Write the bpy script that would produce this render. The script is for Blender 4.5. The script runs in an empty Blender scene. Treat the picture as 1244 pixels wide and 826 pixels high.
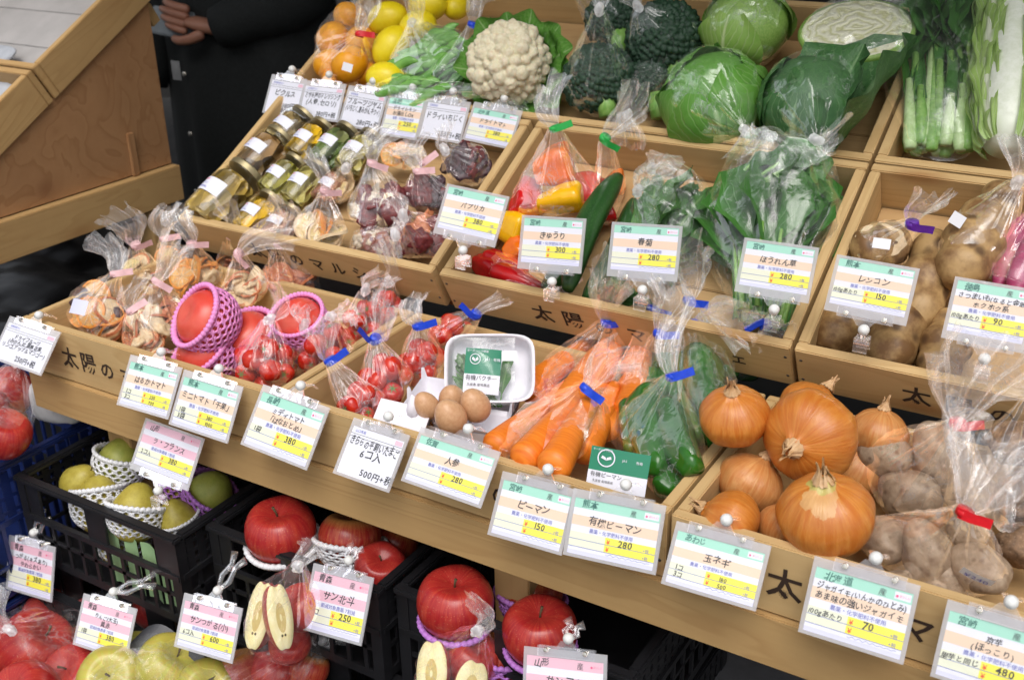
import bpy, bmesh, math, random
import numpy as np
from mathutils import Vector, Matrix, noise
from mathutils.bvhtree import BVHTree
from math import sin, cos, pi, radians, sqrt

S = bpy.context.scene
COL = S.collection
random.seed(7)

# ------------------------------------------------------------------ camera
FPX = 1353.0
CAMPOS = np.array([.7562, -1.0527, .5008])
cam_d = bpy.data.cameras.new('camera'); cam = bpy.data.objects.new('camera', cam_d); COL.objects.link(cam)
cam.location = CAMPOS; cam.rotation_euler = (1.14112, .016936, .54578)
cam_d.sensor_width = 36; cam_d.lens = 36 * FPX / 1244; cam_d.clip_start = .02; cam_d.clip_end = 200
cam_d.dof.use_dof = True; cam_d.dof.focus_distance = 1.18; cam_d.dof.aperture_fstop = 9.0
S.camera = cam

# ------------------------------------------------------------------ sky, sun, exposure
W = bpy.data.worlds.new('World'); S.world = W; W.use_nodes = True
nt = W.node_tree; bg = nt.nodes['Background']
sky = nt.nodes.new('ShaderNodeTexSky'); sky.sky_type = 'NISHITA'; sky.sun_disc = False
SUN_EL, SUN_AZ = radians(60), radians(-28)        # azimuth measured from -Y (street side) towards +X
sky.sun_elevation = SUN_EL; sky.sun_rotation = radians(180) + SUN_AZ
sky.air_density = 1.0; sky.dust_density = 4.0; sky.ozone_density = 1.0
hs = nt.nodes.new('ShaderNodeHueSaturation'); hs.inputs['Saturation'].default_value = .25   # grey overcast
nt.links.new(sky.outputs[0], hs.inputs['Color']); nt.links.new(hs.outputs[0], bg.inputs[0])
bg.inputs[1].default_value = .15
sl = bpy.data.lights.new('sun', 'SUN'); sl.energy = 1.15; sl.angle = radians(40); sl.color = (1, .97, .93)
so = bpy.data.objects.new('sun', sl); COL.objects.link(so)
sd = Vector((-sin(SUN_AZ) * cos(SUN_EL), -cos(SUN_AZ) * cos(SUN_EL), sin(SUN_EL)))
so.rotation_euler = sd.to_track_quat('Z', 'Y').to_euler()
S.view_settings.view_transform = 'Standard'; S.view_settings.look = 'None'
S.view_settings.exposure = .16; S.view_settings.gamma = 1
S.render.engine = 'CYCLES'
cy = S.cycles
cy.use_denoising = True; cy.max_bounces = 10; cy.transparent_max_bounces = 32
cy.diffuse_bounces = 3; cy.glossy_bounces = 3; cy.transmission_bounces = 6
cy.caustics_reflective = False; cy.caustics_refractive = False; cy.sample_clamp_indirect = 4

# ------------------------------------------------------------------ frames of the sloping tiers, and the spot a line of sight meets them
RC = np.array(cam.rotation_euler.to_matrix())
def ray(x, y): return RC @ np.array([(x - 622) / FPX, -(y - 413) / FPX, -1.])
F1 = (np.array([-.0458, -.2494, -.0692]), .01625)    # lower row of crates
F2 = (np.array([0., 0., 0.]), .51033)                # upper rows, tilted 29 degrees
F3 = (np.array([-.8, -.029, .055]), .51033)          # neighbouring stall
def fr(F, u, v, w):
    O, a = F
    return O + np.array([u, v * cos(a) - w * sin(a), v * sin(a) + w * cos(a)])
def frR(F):
    a = F[1]
    return Matrix(((1, 0, 0), (0, cos(a), -sin(a)), (0, sin(a), cos(a))))
def spot(F, x, y, w):
    O, a = F; n = np.array([0, -sin(a), cos(a)]); d = ray(x, y)
    return CAMPOS + ((O - CAMPOS) @ n + w) / (d @ n) * d
def on_z(z, x, y):
    d = ray(x, y); return CAMPOS + (z - CAMPOS[2]) / d[2] * d
def on_y(yy, x, y):
    d = ray(x, y); return CAMPOS + (yy - CAMPOS[1]) / d[1] * d
def dep(p): return float(-(RC.T @ (np.array(p) - CAMPOS))[2])
def rad(p, px): return px * dep(p) / FPX

# ------------------------------------------------------------------ objects
def thing(name, label, cat, loc=(0, 0, 0), group=None):
    o = bpy.data.objects.new(name, None); COL.objects.link(o)
    o.location = Vector([float(a) for a in loc]); o.empty_display_size = .02; WM[o.name] = Matrix.Translation(o.location)
    tag(o, label, cat, group); return o
def tag(o, label=None, cat=None, group=None, kind=None):
    if label: o['label'] = label
    if cat: o['category'] = cat
    if group: o['group'] = group
    if kind: o['kind'] = kind
    return o
def mesh(name, V, F, mats, smooth=True, mi=None, sharp=None):
    m = bpy.data.meshes.new(name); m.from_pydata([tuple(map(float, v)) for v in V], [], F)
    if not isinstance(mats, (list, tuple)): mats = [mats]
    for a in mats: m.materials.append(a)
    if mi is not None: m.polygons.foreach_set('material_index', mi)
    m.polygons.foreach_set('use_smooth', [smooth] * len(m.polygons))
    m.update()
    if sharp: m.set_sharp_from_angle(angle=radians(sharp))
    return m
WM = {}
def put(name, m, parent=None, loc=(0, 0, 0), rot=None, scale=1):
    """link mesh m at a world position, keeping it there under its parent"""
    o = bpy.data.objects.new(name, m); COL.objects.link(o)
    R = (rot if rot is not None else Matrix.Identity(3)).to_4x4()
    sc = scale if isinstance(scale, (tuple, list)) else (scale,) * 3
    w = Matrix.Translation(Vector([float(a) for a in loc])) @ R @ Matrix.Diagonal((*sc, 1))
    if parent is not None:
        o.parent = parent; o.matrix_parent_inverse = WM[parent.name].inverted()
    o.matrix_basis = w; WM[o.name] = w
    return o
def basis(z, spin=0):
    z = Vector([float(a) for a in z]).normalized()
    R = z.to_track_quat('Z', 'Y').to_matrix()
    return R @ Matrix.Rotation(spin, 3, 'Z')
def xybasis(x, y):
    x = Vector(x).normalized(); y = Vector(y); y = (y - x * y.dot(x)).normalized(); z = x.cross(y)
    return Matrix((x, y, z)).transposed()

# ------------------------------------------------------------------ shapes
def box_vf(a, b, bev=0):
    x0, y0, z0 = a; x1, y1, z1 = b
    V = [(x0, y0, z0), (x1, y0, z0), (x1, y1, z0), (x0, y1, z0), (x0, y0, z1), (x1, y0, z1), (x1, y1, z1), (x0, y1, z1)]
    return V, [(0, 3, 2, 1), (4, 5, 6, 7), (0, 1, 5, 4), (1, 2, 6, 5), (2, 3, 7, 6), (3, 0, 4, 7)]
class MB:
    def __init__(s): s.V = []; s.F = []; s.M = []
    def add(s, vf, mi=0, T=None):
        V, F = vf; n = len(s.V)
        if T is not None: V = [tuple(T @ Vector(v)) for v in V]
        s.V += [tuple(v) for v in V]; s.F += [tuple(i + n for i in f) for f in F]; s.M += [mi] * len(F); return s
    def box(s, a, b, mi=0, T=None): return s.add(box_vf(a, b), mi, T)
    def mesh(s, name, mats, smooth=False, sharp=None): return mesh(name, s.V, s.F, mats, smooth, s.M, sharp)
def bevel_box(name, dims, mat, bev=.0012, seg=2):
    """box centred on origin, long axis on X"""
    bm = bmesh.new(); bmesh.ops.create_cube(bm, size=1)
    bmesh.ops.scale(bm, vec=dims, verts=bm.verts)
    bmesh.ops.bevel(bm, geom=bm.edges[:], offset=bev, segments=seg, affect='EDGES')
    m = bpy.data.meshes.new(name); bm.to_mesh(m); bm.free(); m.materials.append(mat)
    return m
def lathe_vf(prof, n=24, fn=None):
    """prof: (r, z) from bottom to top; closed at ends when r == 0; fn(x,y,z,theta,t)->xyz"""
    V = []; F = []; k = len(prof)
    for i, (r, z) in enumerate(prof):
        for j in range(n):
            th = 2 * pi * j / n; p = (r * cos(th), r * sin(th), z)
            if fn: p = fn(p[0], p[1], p[2], th, i / (k - 1))
            V.append(p)
    for i in range(k - 1):
        for j in range(n):
            a = i * n + j; b = i * n + (j + 1) % n
            F.append((a, b, b + n, a + n))
    F.append(tuple(range(n))[::-1]); F.append(tuple((k - 1) * n + j for j in range(n)))
    return V, F
def tube_vf(pts, rads, n=10, flat=1.0, up=(0, 0, 1), cap=True):
    pts = [Vector([float(c) for c in p]) for p in pts]; V = []; F = []
    if not isinstance(rads, (list, tuple)): rads = [rads] * len(pts)
    for i, p in enumerate(pts):
        t = (pts[min(i + 1, len(pts) - 1)] - pts[max(i - 1, 0)]).normalized()
        u = Vector(up); x = t.cross(u)
        if x.length < 1e-4: x = t.cross(Vector((1, 0, 0)))
        x.normalize(); y = x.cross(t)
        for j in range(n):
            a = 2 * pi * j / n
            V.append(tuple(p + x * cos(a) * rads[i] + y * sin(a) * rads[i] * flat))
    for i in range(len(pts) - 1):
        for j in range(n):
            a = i * n + j; b = i * n + (j + 1) % n
            F.append((a, b, b + n, a + n))
    if cap: F.append(tuple(range(n))[::-1]); F.append(tuple((len(pts) - 1) * n + j for j in range(n)))
    return V, F
def ico(name, sub, fn, mat, smooth=True):
    bm = bmesh.new(); bmesh.ops.create_icosphere(bm, subdivisions=sub, radius=1)
    for v in bm.verts: v.co = Vector(fn(v.co.copy()))
    m = bpy.data.meshes.new(name); bm.to_mesh(m); bm.free(); m.materials.append(mat)
    m.polygons.foreach_set('use_smooth', [smooth] * len(m.polygons)); return m
def grid_vf(fn, nu, nv, closeu=False):
    V = [fn(i / (nu if closeu else nu - 1), j / (nv - 1)) for j in range(nv) for i in range(nu)]
    F = []
    for j in range(nv - 1):
        for i in range(nu if closeu else nu - 1):
            a = j * nu + i; b = j * nu + (i + 1) % nu
            F.append((a, b, b + nu, a + nu))
    return V, F
def nz(x, y, z, s=1.0): return noise.noise(Vector((x * s, y * s, z * s)))
def ridge(x, y, z, s=1.0): return 1 - abs(nz(x, y, z, s)) * 2

# ------------------------------------------------------------------ materials
class Mt:
    def __init__(s, name):
        s.m = bpy.data.materials.new(name); s.m.use_nodes = True; s.t = s.m.node_tree; s.N = s.t.nodes
        s.b = s.N['Principled BSDF']; s.out = s.N['Material Output']
    def n(s, ty, **k):
        x = s.N.new('ShaderNode' + ty)
        for a, v in k.items():
            if a in x.inputs.keys() if False else False: pass
            setattr(x, a, v)
        return x
    def l(s, a, b): s.t.links.new(a, b)
    def coord(s, scale=(1, 1, 1), rnd=True, kind='Object'):
        tc = s.n('TexCoord'); mp = s.n('Mapping'); mp.inputs['Scale'].default_value = scale
        s.l(tc.outputs[kind], mp.inputs['Vector'])
        if rnd:
            oi = s.n('ObjectInfo'); ml = s.n('Math', operation='MULTIPLY'); ml.inputs[1].default_value = 37.0
            s.l(oi.outputs['Random'], ml.inputs[0]); s.l(ml.outputs[0], mp.inputs['Location'])
        return mp.outputs[0]
    def noise(s, vec, scale, detail=3, rough=.55, dist=0):
        x = s.n('TexNoise'); x.inputs['Scale'].default_value = scale; x.inputs['Detail'].default_value = detail
        x.inputs['Roughness'].default_value = rough; x.inputs['Distortion'].default_value = dist
        if vec is not None: s.l(vec, x.inputs['Vector'])
        return x.outputs[0]
    def voro(s, vec, scale, feature='F1', out='Distance'):
        x = s.n('TexVoronoi'); x.feature = feature; x.inputs['Scale'].default_value = scale
        s.l(vec, x.inputs['Vector']); return x.outputs[out]
    def ramp(s, fac, stops):
        x = s.n('ValToRGB'); e = x.color_ramp.elements
        while len(e) < len(stops): e.new(.5)
        for q, (p, c) in zip(e, stops):
            q.position = p; q.color = (*c, 1) if len(c) == 3 else c
        s.l(fac, x.inputs[0]); return x.outputs[0]
    def math(s, op, a, b=None):
        x = s.n('Math', operation=op)
        for i, v in enumerate((a, b)):
            if v is None: continue
            if isinstance(v, (int, float)): x.inputs[i].default_value = v
            else: s.l(v, x.inputs[i])
        return x.outputs[0]
    def mix(s, fac, a, b, bt='MIX'):
        x = s.n('Mix', data_type='RGBA', blend_type=bt)
        for i, v in ((0, fac), (6, a), (7, b)):
            if isinstance(v, (int, float)): x.inputs[i].default_value = v
            elif isinstance(v, tuple): x.inputs[i].default_value = (*v, 1)
            else: s.l(v, x.inputs[i])
        return x.outputs[2]
    def bump(s, h, strength=.3, dist=.001):
        x = s.n('Bump'); x.inputs['Strength'].default_value = strength; x.inputs['Distance'].default_value = dist
        s.l(h, x.inputs['Height']); return x.outputs[0]
    def set(s, color=None, rough=None, normal=None, **k):
        I = s.b.inputs
        if color is not None:
            if isinstance(color, tuple): I['Base Color'].default_value = (*color, 1)
            else: s.l(color, I['Base Color'])
        if rough is not None:
            if isinstance(rough, (int, float)): I['Roughness'].default_value = rough
            else: s.l(rough, I['Roughness'])
        if normal is not None: s.l(normal, I['Normal'])
        for a, v in k.items():
            a = a.replace('_', ' ')
            if isinstance(v, (int, float)): I[a].default_value = v
            elif isinstance(v, tuple): I[a].default_value = v if len(v) == 4 or a == 'Subsurface Radius' else (*v, 1)
            else: s.l(v, I[a])
        return s.m
def plain(name, c, rough=.6, var=.12, scale=60, bump=.15, **k):
    M = Mt(name); v = M.coord()
    n = M.noise(v, scale, 4)
    lo = tuple(x * (1 - var) for x in c); hi = tuple(min(1, x * (1 + var)) for x in c)
    return M.set(M.ramp(n, [(.3, lo), (.7, hi)]), rough, M.bump(n, bump, .0006), **k)

def wood(name, light, dark, red=(.36, .17, .06), ply=False, rough=.55, wear=.25):
    M = Mt(name); v = M.coord((1, 1, 1))
    mp = M.n('Mapping'); mp.inputs['Scale'].default_value = (1.3, 16, 16) if not ply else (2.2, 9, 9)
    M.l(v, mp.inputs['Vector'])
    warp = M.noise(mp.outputs[0], 1.0, 3, .5, .6)
    rings = M.math('FRACT', M.math('MULTIPLY', warp, 11 if not ply else 9))
    rr = M.ramp(rings, [(0, (0, 0, 0)), (.62, (.35, .35, .35)), (.9, (1, 1, 1)), (1, (0, 0, 0))])
    mp2 = M.n('Mapping'); mp2.inputs['Scale'].default_value = (9, 260, 260); M.l(v, mp2.inputs['Vector'])
    fib = M.noise(mp2.outputs[0], 1.0, 4, .6)
    base = M.mix(M.math('MULTIPLY', rr, .55 if not ply else .8), light, dark)
    base = M.mix(M.math('MULTIPLY', fib, .35), base, dark)
    # knots
    mp3 = M.n('Mapping'); mp3.inputs['Scale'].default_value = (4.2, 13, 13) if not ply else (5, 7, 7); M.l(v, mp3.inputs['Vector'])
    kn = M.voro(mp3.outputs[0], 1.0)
    kmask = M.ramp(kn, [(.05, (1, 1, 1)), (.085, (.75, .75, .75)), (.16, (.22, .22, .22)), (.3, (0, 0, 0))])
    base = M.mix(M.math('MULTIPLY', kmask, .8), base, red)
    # each board has its own tone
    oi = M.n('ObjectInfo'); base = M.mix(M.math('MULTIPLY', oi.outputs['Random'], .32), base, tuple(c * .80 for c in light), 'MIX')
    # handling wear
    g = M.noise(v, 7, 5, .65)
    base = M.mix(M.math('MULTIPLY', M.ramp(g, [(.45, (0, 0, 0)), (.75, (1, 1, 1))]), wear), base, tuple(c * .62 for c in dark))
    h = M.math('ADD', M.math('MULTIPLY', fib, .6), M.math('MULTIPLY', rr, .3))
    return M.set(base, rough, M.bump(h, .35, .0006), Specular_IOR_Level=.35)
PINE = wood('pine', (.65, .45, .215), (.49, .30, .12))
PINE2 = wood('pine_shelf', (.56, .36, .155), (.41, .235, .09))
PLY = wood('plywood', (.43, .235, .11), (.30, .145, .06), (.18, .07, .03), ply=True)
PLYIN = wood('plywood_floor', (.60, .39, .18), (.48, .28, .12))
INK = plain('burnt_ink', (.035, .018, .01), .8)

def film(name, gloss=.42, haze=.06, crease=.38, crs=42, tint=(.985, .985, .985), rough=.16):
    """clear polythene: transparent, mirror-like where it catches the sky, milky on its creases"""
    M = Mt(name); M.N.remove(M.b)
    v = M.coord((1, 1, 1))
    n1 = M.noise(v, crs, 3, .6, .8)
    rid = M.math('ABSOLUTE', M.math('SUBTRACT', n1, .5))
    creasem = M.ramp(rid, [(.0, (1, 1, 1)), (.022, (.25, .25, .25)), (.05, (0, 0, 0))])
    patch = M.ramp(M.noise(v, crs * .35, 2), [(.42, (0, 0, 0)), (.62, (1, 1, 1))])
    creasem = M.math('MULTIPLY', creasem, patch)
    bmp = M.bump(M.noise(v, crs * .8, 2, .5, 1.5), .4, .003)
    tr = M.n('BsdfTransparent'); tr.inputs[0].default_value = (*tint, 1)
    gl = M.n('BsdfGlossy'); gl.inputs['Roughness'].default_value = rough; gl.inputs[0].default_value = (1, 1, 1, 1); M.l(bmp, gl.inputs['Normal'])
    df = M.n('BsdfDiffuse'); df.inputs[0].default_value = (.86, .86, .88, 1); M.l(bmp, df.inputs['Normal'])
    ts = M.n('BsdfTranslucent'); ts.inputs[0].default_value = (.86, .86, .88, 1)
    ds = M.n('MixShader'); ds.inputs[0].default_value = .45; M.l(df.outputs[0], ds.inputs[1]); M.l(ts.outputs[0], ds.inputs[2])
    fr_ = M.n('LayerWeight'); fr_.inputs[0].default_value = .38; M.l(bmp, fr_.inputs['Normal'])
    gf = M.math('ADD', M.math('MULTIPLY', fr_.outputs['Fresnel'], gloss), .032)
    gc = M.n('CombineColor'); [M.l(gf, gc.inputs[i]) for i in range(3)]; M.l(gc.outputs[0], gl.inputs[0])
    hf = M.math('ADD', M.math('MULTIPLY', creasem, crease), haze)
    m1 = M.n('MixShader'); M.l(hf, m1.inputs[0]); M.l(tr.outputs[0], m1.inputs[1]); M.l(ds.outputs[0], m1.inputs[2])
    m2 = M.n('AddShader'); M.l(m1.outputs[0], m2.inputs[0]); M.l(gl.outputs[0], m2.inputs[1])
    M.l(m2.outputs[0], M.out.inputs[0]); return M.m
FILM = film('clear_film')
FILM_T = film('gathered_film', .30, .13, .30, 60)
FILM_D = film('thick_film', .26, .03, .32, 50, (.97, .98, .98), .17)
CLEAR = film('clear_plastic', .6, .08, .0, 40, (.93, .93, .94), .12)
SLEEVE = film('card_sleeve_film', .34, .03, .0, 25, (.99, .99, .99), .15)
MILKY = film('card_sleeve_border', .3, .50, .0, 60, (.95, .95, .97), .25)
KNOB = plain('white_plastic', (.75, .75, .73), .35, .03, bump=0)
METAL = Mt('chrome_rivet').set((.72, .68, .60), .22, Metallic=1.0)
GOLD = Mt('jar_lid_metal').set((.36, .30, .17), .42, Metallic=.7)
WHITE = plain('white_paper', (.80, .80, .84), .55, .02, bump=.02)
TAPE_B = plain('blue_tape', (.01, .06, .62), .35, .12, 200)
TAPE_R = plain('red_tape', (.72, .012, .02), .35, .1, 200)
TAPE_G = plain('green_tape', (.03, .42, .08), .35, .1, 200)
TAPE_P = plain('pink_tape', (.80, .50, .52), .5, .1, 200)
TAPE_V = plain('violet_tape', (.12, .02, .35), .4, .1, 200)
BLACKP = plain('black_crate_plastic', (.012, .012, .014), .42, .25, 30, .1)
BLUEP = plain('navy_crate_plastic', (.008, .018, .09), .4, .2, 30, .1)
FOAM_P = plain('pink_foam_net', (.88, .30, .62), .6, .06, 90, .2, Subsurface_Weight=.15)
FOAM_W = plain('white_foam_net', (.78, .78, .80), .6, .04, 90, .2)
FOAM_V = plain('violet_foam_net', (.50, .20, .62), .6, .06, 90, .2)
STEM = plain('dry_stem', (.10, .065, .03), .8, .3, 200)
GSTEM = plain('green_stem', (.10, .22, .04), .6, .3, 200)
# ------------------------------------------------------------------ produce materials
def spotty(name, c1, c2, scale=25, rough=.35, speck=None, speck_s=350, speck_amt=.5, bump=.05, sub=0.0, lo=.35, hi=.65, stretch=(1, 1, 1), unit=True):
    if unit: scale *= .075; speck_s *= .06   # unit-size meshes
    M = Mt(name); v = M.coord(stretch)
    n = M.noise(v, scale, 4, .6)
    c = M.ramp(n, [(lo, c1), (hi, c2)])
    if speck:
        vd = M.voro(v, speck_s)
        c = M.mix(M.math('MULTIPLY', M.ramp(vd, [(.12, (1, 1, 1)), (.3, (0, 0, 0))]), speck_amt), c, speck)
    k = dict(Subsurface_Weight=sub, Subsurface_Scale=.01) if sub else {}
    return M.set(c, rough, M.bump(n, bump, .001), **k)
def streaky(name, base, streak, tip=None, rough=.35, nstr=26, torn=False, speck=None, tipz=(.6, 1.0), bump=.15, amt=.7, bot=None, sc=14):
    """streaks running along meridians of a unit-size fruit whose axis is local Z"""
    M = Mt(name); tc = M.n('TexCoord'); sx = M.n('SeparateXYZ'); M.l(tc.outputs['Object'], sx.inputs[0])
    at = M.math('ARCTAN2', sx.outputs[1], sx.outputs[0])
    s_, c_ = M.math('SINE', at), M.math('COSINE', at)
    cb = M.n('CombineXYZ'); oi = M.n('ObjectInfo')
    off = M.math('MULTIPLY', oi.outputs['Random'], 40.)
    M.l(M.math('ADD', M.math('MULTIPLY', s_, nstr / 6.3), off), cb.inputs[0]); M.l(M.math('ADD', M.math('MULTIPLY', c_, nstr / 6.3), off), cb.inputs[1])
    M.l(M.math('MULTIPLY', sx.outputs[2], .9), cb.inputs[2])
    n = M.noise(cb.outputs[0], 1.6, 5, .65)
    c = M.mix(M.math('MULTIPLY', M.ramp(n, [(.38, (0, 0, 0)), (.66, (1, 1, 1))]), amt), base, streak)
    if torn:
        nm = M.n('VectorMath', operation='NORMALIZE'); M.l(tc.outputs['Object'], nm.inputs[0])
        for dr, thr, colr in (((.35, -.35, .85), .89, (.68, .40, .16)), ((.05, -.1, 1.), .93, (.50, .46, .13))):
            dt = M.n('VectorMath', operation='DOT_PRODUCT'); M.l(nm.outputs[0], dt.inputs[0]); dt.inputs[1].default_value = Vector(dr).normalized()
            f_ = M.math('ADD', dt.outputs['Value'], M.math('MULTIPLY', M.math('SUBTRACT', M.noise(tc.outputs['Object'], 2.6, 5), .5), .34))
            c = M.mix(M.math('MULTIPLY', M.ramp(f_, [(thr, (0, 0, 0)), (thr + .012, (1, 1, 1))]), .85), c, colr)
    big = M.noise(tc.outputs['Object'], 1.6, 2)
    c = M.mix(M.math('MULTIPLY', M.ramp(big, [(.4, (0, 0, 0)), (.7, (1, 1, 1))]), .35), c, tuple(x * .72 for x in base))
    zz = sx.outputs[2]
    if tip: c = M.mix(M.math('MULTIPLY', M.ramp(zz, [(tipz[0], (0, 0, 0)), (tipz[1], (1, 1, 1))]), .85), c, tip)
    if bot: c = M.mix(M.ramp(zz, [(0., (1, 1, 1)), (.12, (0, 0, 0))]), c, bot)
    if speck:
        vd = M.voro(tc.outputs['Object'], sc)
        c = M.mix(M.math('MULTIPLY', M.ramp(vd, [(.08, (1, 1, 1)), (.2, (0, 0, 0))]), .5), c, speck)
    return M.set(c, rough, M.bump(n, bump, .01))
m_onion = streaky('onion_skin', (.53, .15, .018), (.68, .29, .06), (.42, .24, .09), .30, 30, False, None, (.9, 1.2), .16, .75)
m_oniont = streaky('torn_onion_skin', (.53, .15, .018), (.68, .29, .06), (.42, .24, .09), .30, 30, True, None, (.9, 1.2), .16, .75)
m_onion2 = streaky('pale_onion_skin', (.56, .20, .05), (.68, .36, .13), (.45, .28, .12), .34, 34, False, None, (.9, 1.2), .18, .85)
m_peel = spotty('green_onion_flesh', (.45, .45, .13), (.58, .42, .16), 30, .35)
m_husk = spotty('dry_onion_husk', (.50, .28, .12), (.66, .44, .24), 60, .5)
m_tom = spotty('tomato_skin', (.46, .012, .008), (.60, .035, .012), 20, .14, sub=.05)
m_momo = spotty('pale_tomato_skin', (.66, .055, .035), (.70, .11, .07), 16, .3, sub=.1)
m_app = streaky('red_apple_skin', (.36, .010, .016), (.54, .065, .035), (.45, .25, .07), .30, 46, False, (.66, .38, .2), (.75, .98), .05, .85, None, 16)
m_app2 = streaky('blushed_apple_skin', (.34, .014, .014), (.52, .13, .05), (.50, .36, .08), .30, 46, False, (.66, .45, .2), (.5, .98), .05, .9, None, 16)
m_appy = streaky('green_apple_skin', (.48, .46, .07), (.56, .30, .08), (.30, .34, .05), .30, 24, False, (.5, .5, .25), (.8, 1.), .05, .5, None, 16)
m_flesh = spotty('apple_flesh', (.78, .66, .32), (.84, .74, .45), 40, .5, sub=.1)
m_core = spotty('apple_core', (.60, .46, .16), (.55, .38, .12), 60, .5)
m_pear = spotty('pear_skin', (.38, .30, .04), (.50, .42, .07), 30, .45, (.2, .12, .03), 320, .6)
m_pearg = spotty('green_pear_skin', (.30, .34, .05), (.42, .42, .08), 30, .45, (.2, .14, .03), 320, .6)
m_orange = spotty('mandarin_skin', (.80, .30, .005), (.88, .40, .01), 20, .38, (.7, .22, .0), 420, .6, .3)
m_lemon = spotty('lemon_skin', (.85, .64, .01), (.92, .74, .02), 20, .38, (.75, .5, .0), 420, .5, .3)
m_carrot = Mt('carrot_skin')
_v = m_carrot.coord((1, 1, 1)); _w = m_carrot.n('Mapping'); _w.inputs['Scale'].default_value = (3, 3, 30); m_carrot.l(_v, _w.inputs['Vector'])
_n = m_carrot.noise(_w.outputs[0], 1, 3); m_carrot = m_carrot.set(m_carrot.ramp(_n, [(.3, (.72, .15, .008)), (.62, (.84, .235, .02))]), .42, m_carrot.bump(_n, .4, .001))
m_gpep = spotty('green_pepper_skin', (.014, .085, .008), (.03, .15, .014), 18, .18)
m_opep = spotty('orange_paprika_skin', (.80, .13, .004), (.88, .20, .008), 18, .16)
m_ypep = spotty('yellow_paprika_skin', (.85, .42, .004), (.90, .52, .01), 18, .16)
m_rpep = spotty('red_paprika_skin', (.50, .008, .012), (.62, .015, .015), 18, .14)
m_cuke = spotty('cucumber_skin', (.010, .042, .010), (.022, .085, .016), 14, .35, (.08, .2, .04), 260, .5, .6, stretch=(6, 6, 1))
m_potato = spotty('potato_skin', (.27, .185, .12), (.43, .32, .22), 46, .5, (.14, .08, .05), 50, .7, .45)
m_lotus = spotty('lotus_skin', (.20, .10, .035), (.46, .29, .12), 30, .5, (.08, .04, .02), 34, .8, .5, lo=.40, hi=.62)
m_lotusf = spotty('lotus_flesh', (.62, .46, .26), (.72, .56, .36), 40, .5)
m_sweet = spotty('sweet_potato_skin', (.32, .03, .10), (.46, .06, .16), 30, .45, (.2, .04, .06), 120, .6, .4)
m_taro = spotty('taro_skin', (.11, .06, .03), (.26, .15, .08), 60, .7, (.4, .28, .18), 140, .5, 1.0)
m_egg = spotty('brown_egg_shell', (.56, .30, .15), (.64, .38, .21), 60, .4, (.4, .2, .1), 500, .3)
m_curd = spotty('cauliflower_curd', (.66, .58, .38), (.76, .70, .52), 200, .7, bump=.8, sub=.15)
m_broc = spotty('broccoli_florets', (.008, .03, .015), (.02, .06, .028), 160, .6, (.05, .12, .05), 500, .6, 1.0)
def leafmat(name, c1, c2, vein, rough=.45, vs=1.0, trans=.25, nsc=4.):
    """UV: u across (0.5 = midrib), v from base to tip"""
    M = Mt(name); tc = M.n('TexCoord'); sx = M.n('SeparateXYZ'); M.l(tc.outputs['UV'], sx.inputs[0])
    a = M.math('ABSOLUTE', M.math('SUBTRACT', sx.outputs[0], .5))
    rib = M.ramp(a, [(.0, (1, 1, 1)), (.03 * vs, (.8, .8, .8)), (.07 * vs, (0, 0, 0))])
    k = M.math('ADD', M.math('MULTIPLY', sx.outputs[1], 9.), M.math('MULTIPLY', a, -9.))
    nn = M.noise(M.coord(), nsc * 1.7, 2)
    k = M.math('ADD', k, M.math('MULTIPLY', nn, 1.2))
    sv = M.math('ABSOLUTE', M.math('SUBTRACT', M.math('FRACT', k), .5))
    side = M.ramp(sv, [(.0, (1, 1, 1)), (.05, (.6, .6, .6)), (.12, (0, 0, 0))])
    n = M.noise(M.coord(), nsc, 4)
    c = M.ramp(n, [(.3, c1), (.7, c2)])
    c = M.mix(M.math('MULTIPLY', side, .45), c, vein); c = M.mix(rib, c, vein)
    h = M.math('ADD', M.math('MULTIPLY', side, -.6), n)
    m = M.set(c, rough, M.bump(h, .5, .0015))
    tl = M.n('BsdfTranslucent'); M.l(c, tl.inputs[0]); mx = M.n('MixShader'); mx.inputs[0].default_value = trans
    M.l(M.b.outputs[0], mx.inputs[1]); M.l(tl.outputs[0], mx.inputs[2]); M.l(mx.outputs[0], M.out.inputs[0]); return m
m_spin = leafmat('spinach_leaf', (.04, .16, .022), (.075, .24, .04), (.10, .27, .06), .45, .45)
m_shun = leafmat('chrysanthemum_leaf', (.045, .15, .03), (.10, .25, .06), (.20, .36, .12))
m_cabd = leafmat('dark_cabbage_leaf', (.035, .12, .035), (.07, .19, .05), (.22, .36, .17), .45, .6, .1, 26.)
m_cabl = leafmat('pale_cabbage_leaf', (.22, .42, .07), (.36, .54, .13), (.56, .68, .32), .4, .5, .2, 26.)
m_cabm = leafmat('green_cabbage_leaf', (.10, .30, .035), (.17, .40, .07), (.36, .55, .22), .4, .5, .15, 26.)
m_cabcut = None
m_napa = leafmat('napa_leaf', (.28, .46, .10), (.46, .62, .22), (.76, .80, .62), .4, 2.6, .2, 26.)
m_napaw = spotty('napa_white_rib', (.70, .74, .60), (.80, .83, .72), 20, .35, stretch=(8, 8, 1), unit=False)
m_stalk = spotty('green_stalk', (.16, .36, .06), (.30, .50, .14), 10, .35, stretch=(12, 12, 1), unit=False)
m_bean = spotty('snap_pea', (.12, .33, .05), (.20, .44, .09), 30, .35)
m_bean2 = spotty('green_bean', (.05, .19, .025), (.09, .27, .045), 30, .4)

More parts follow.
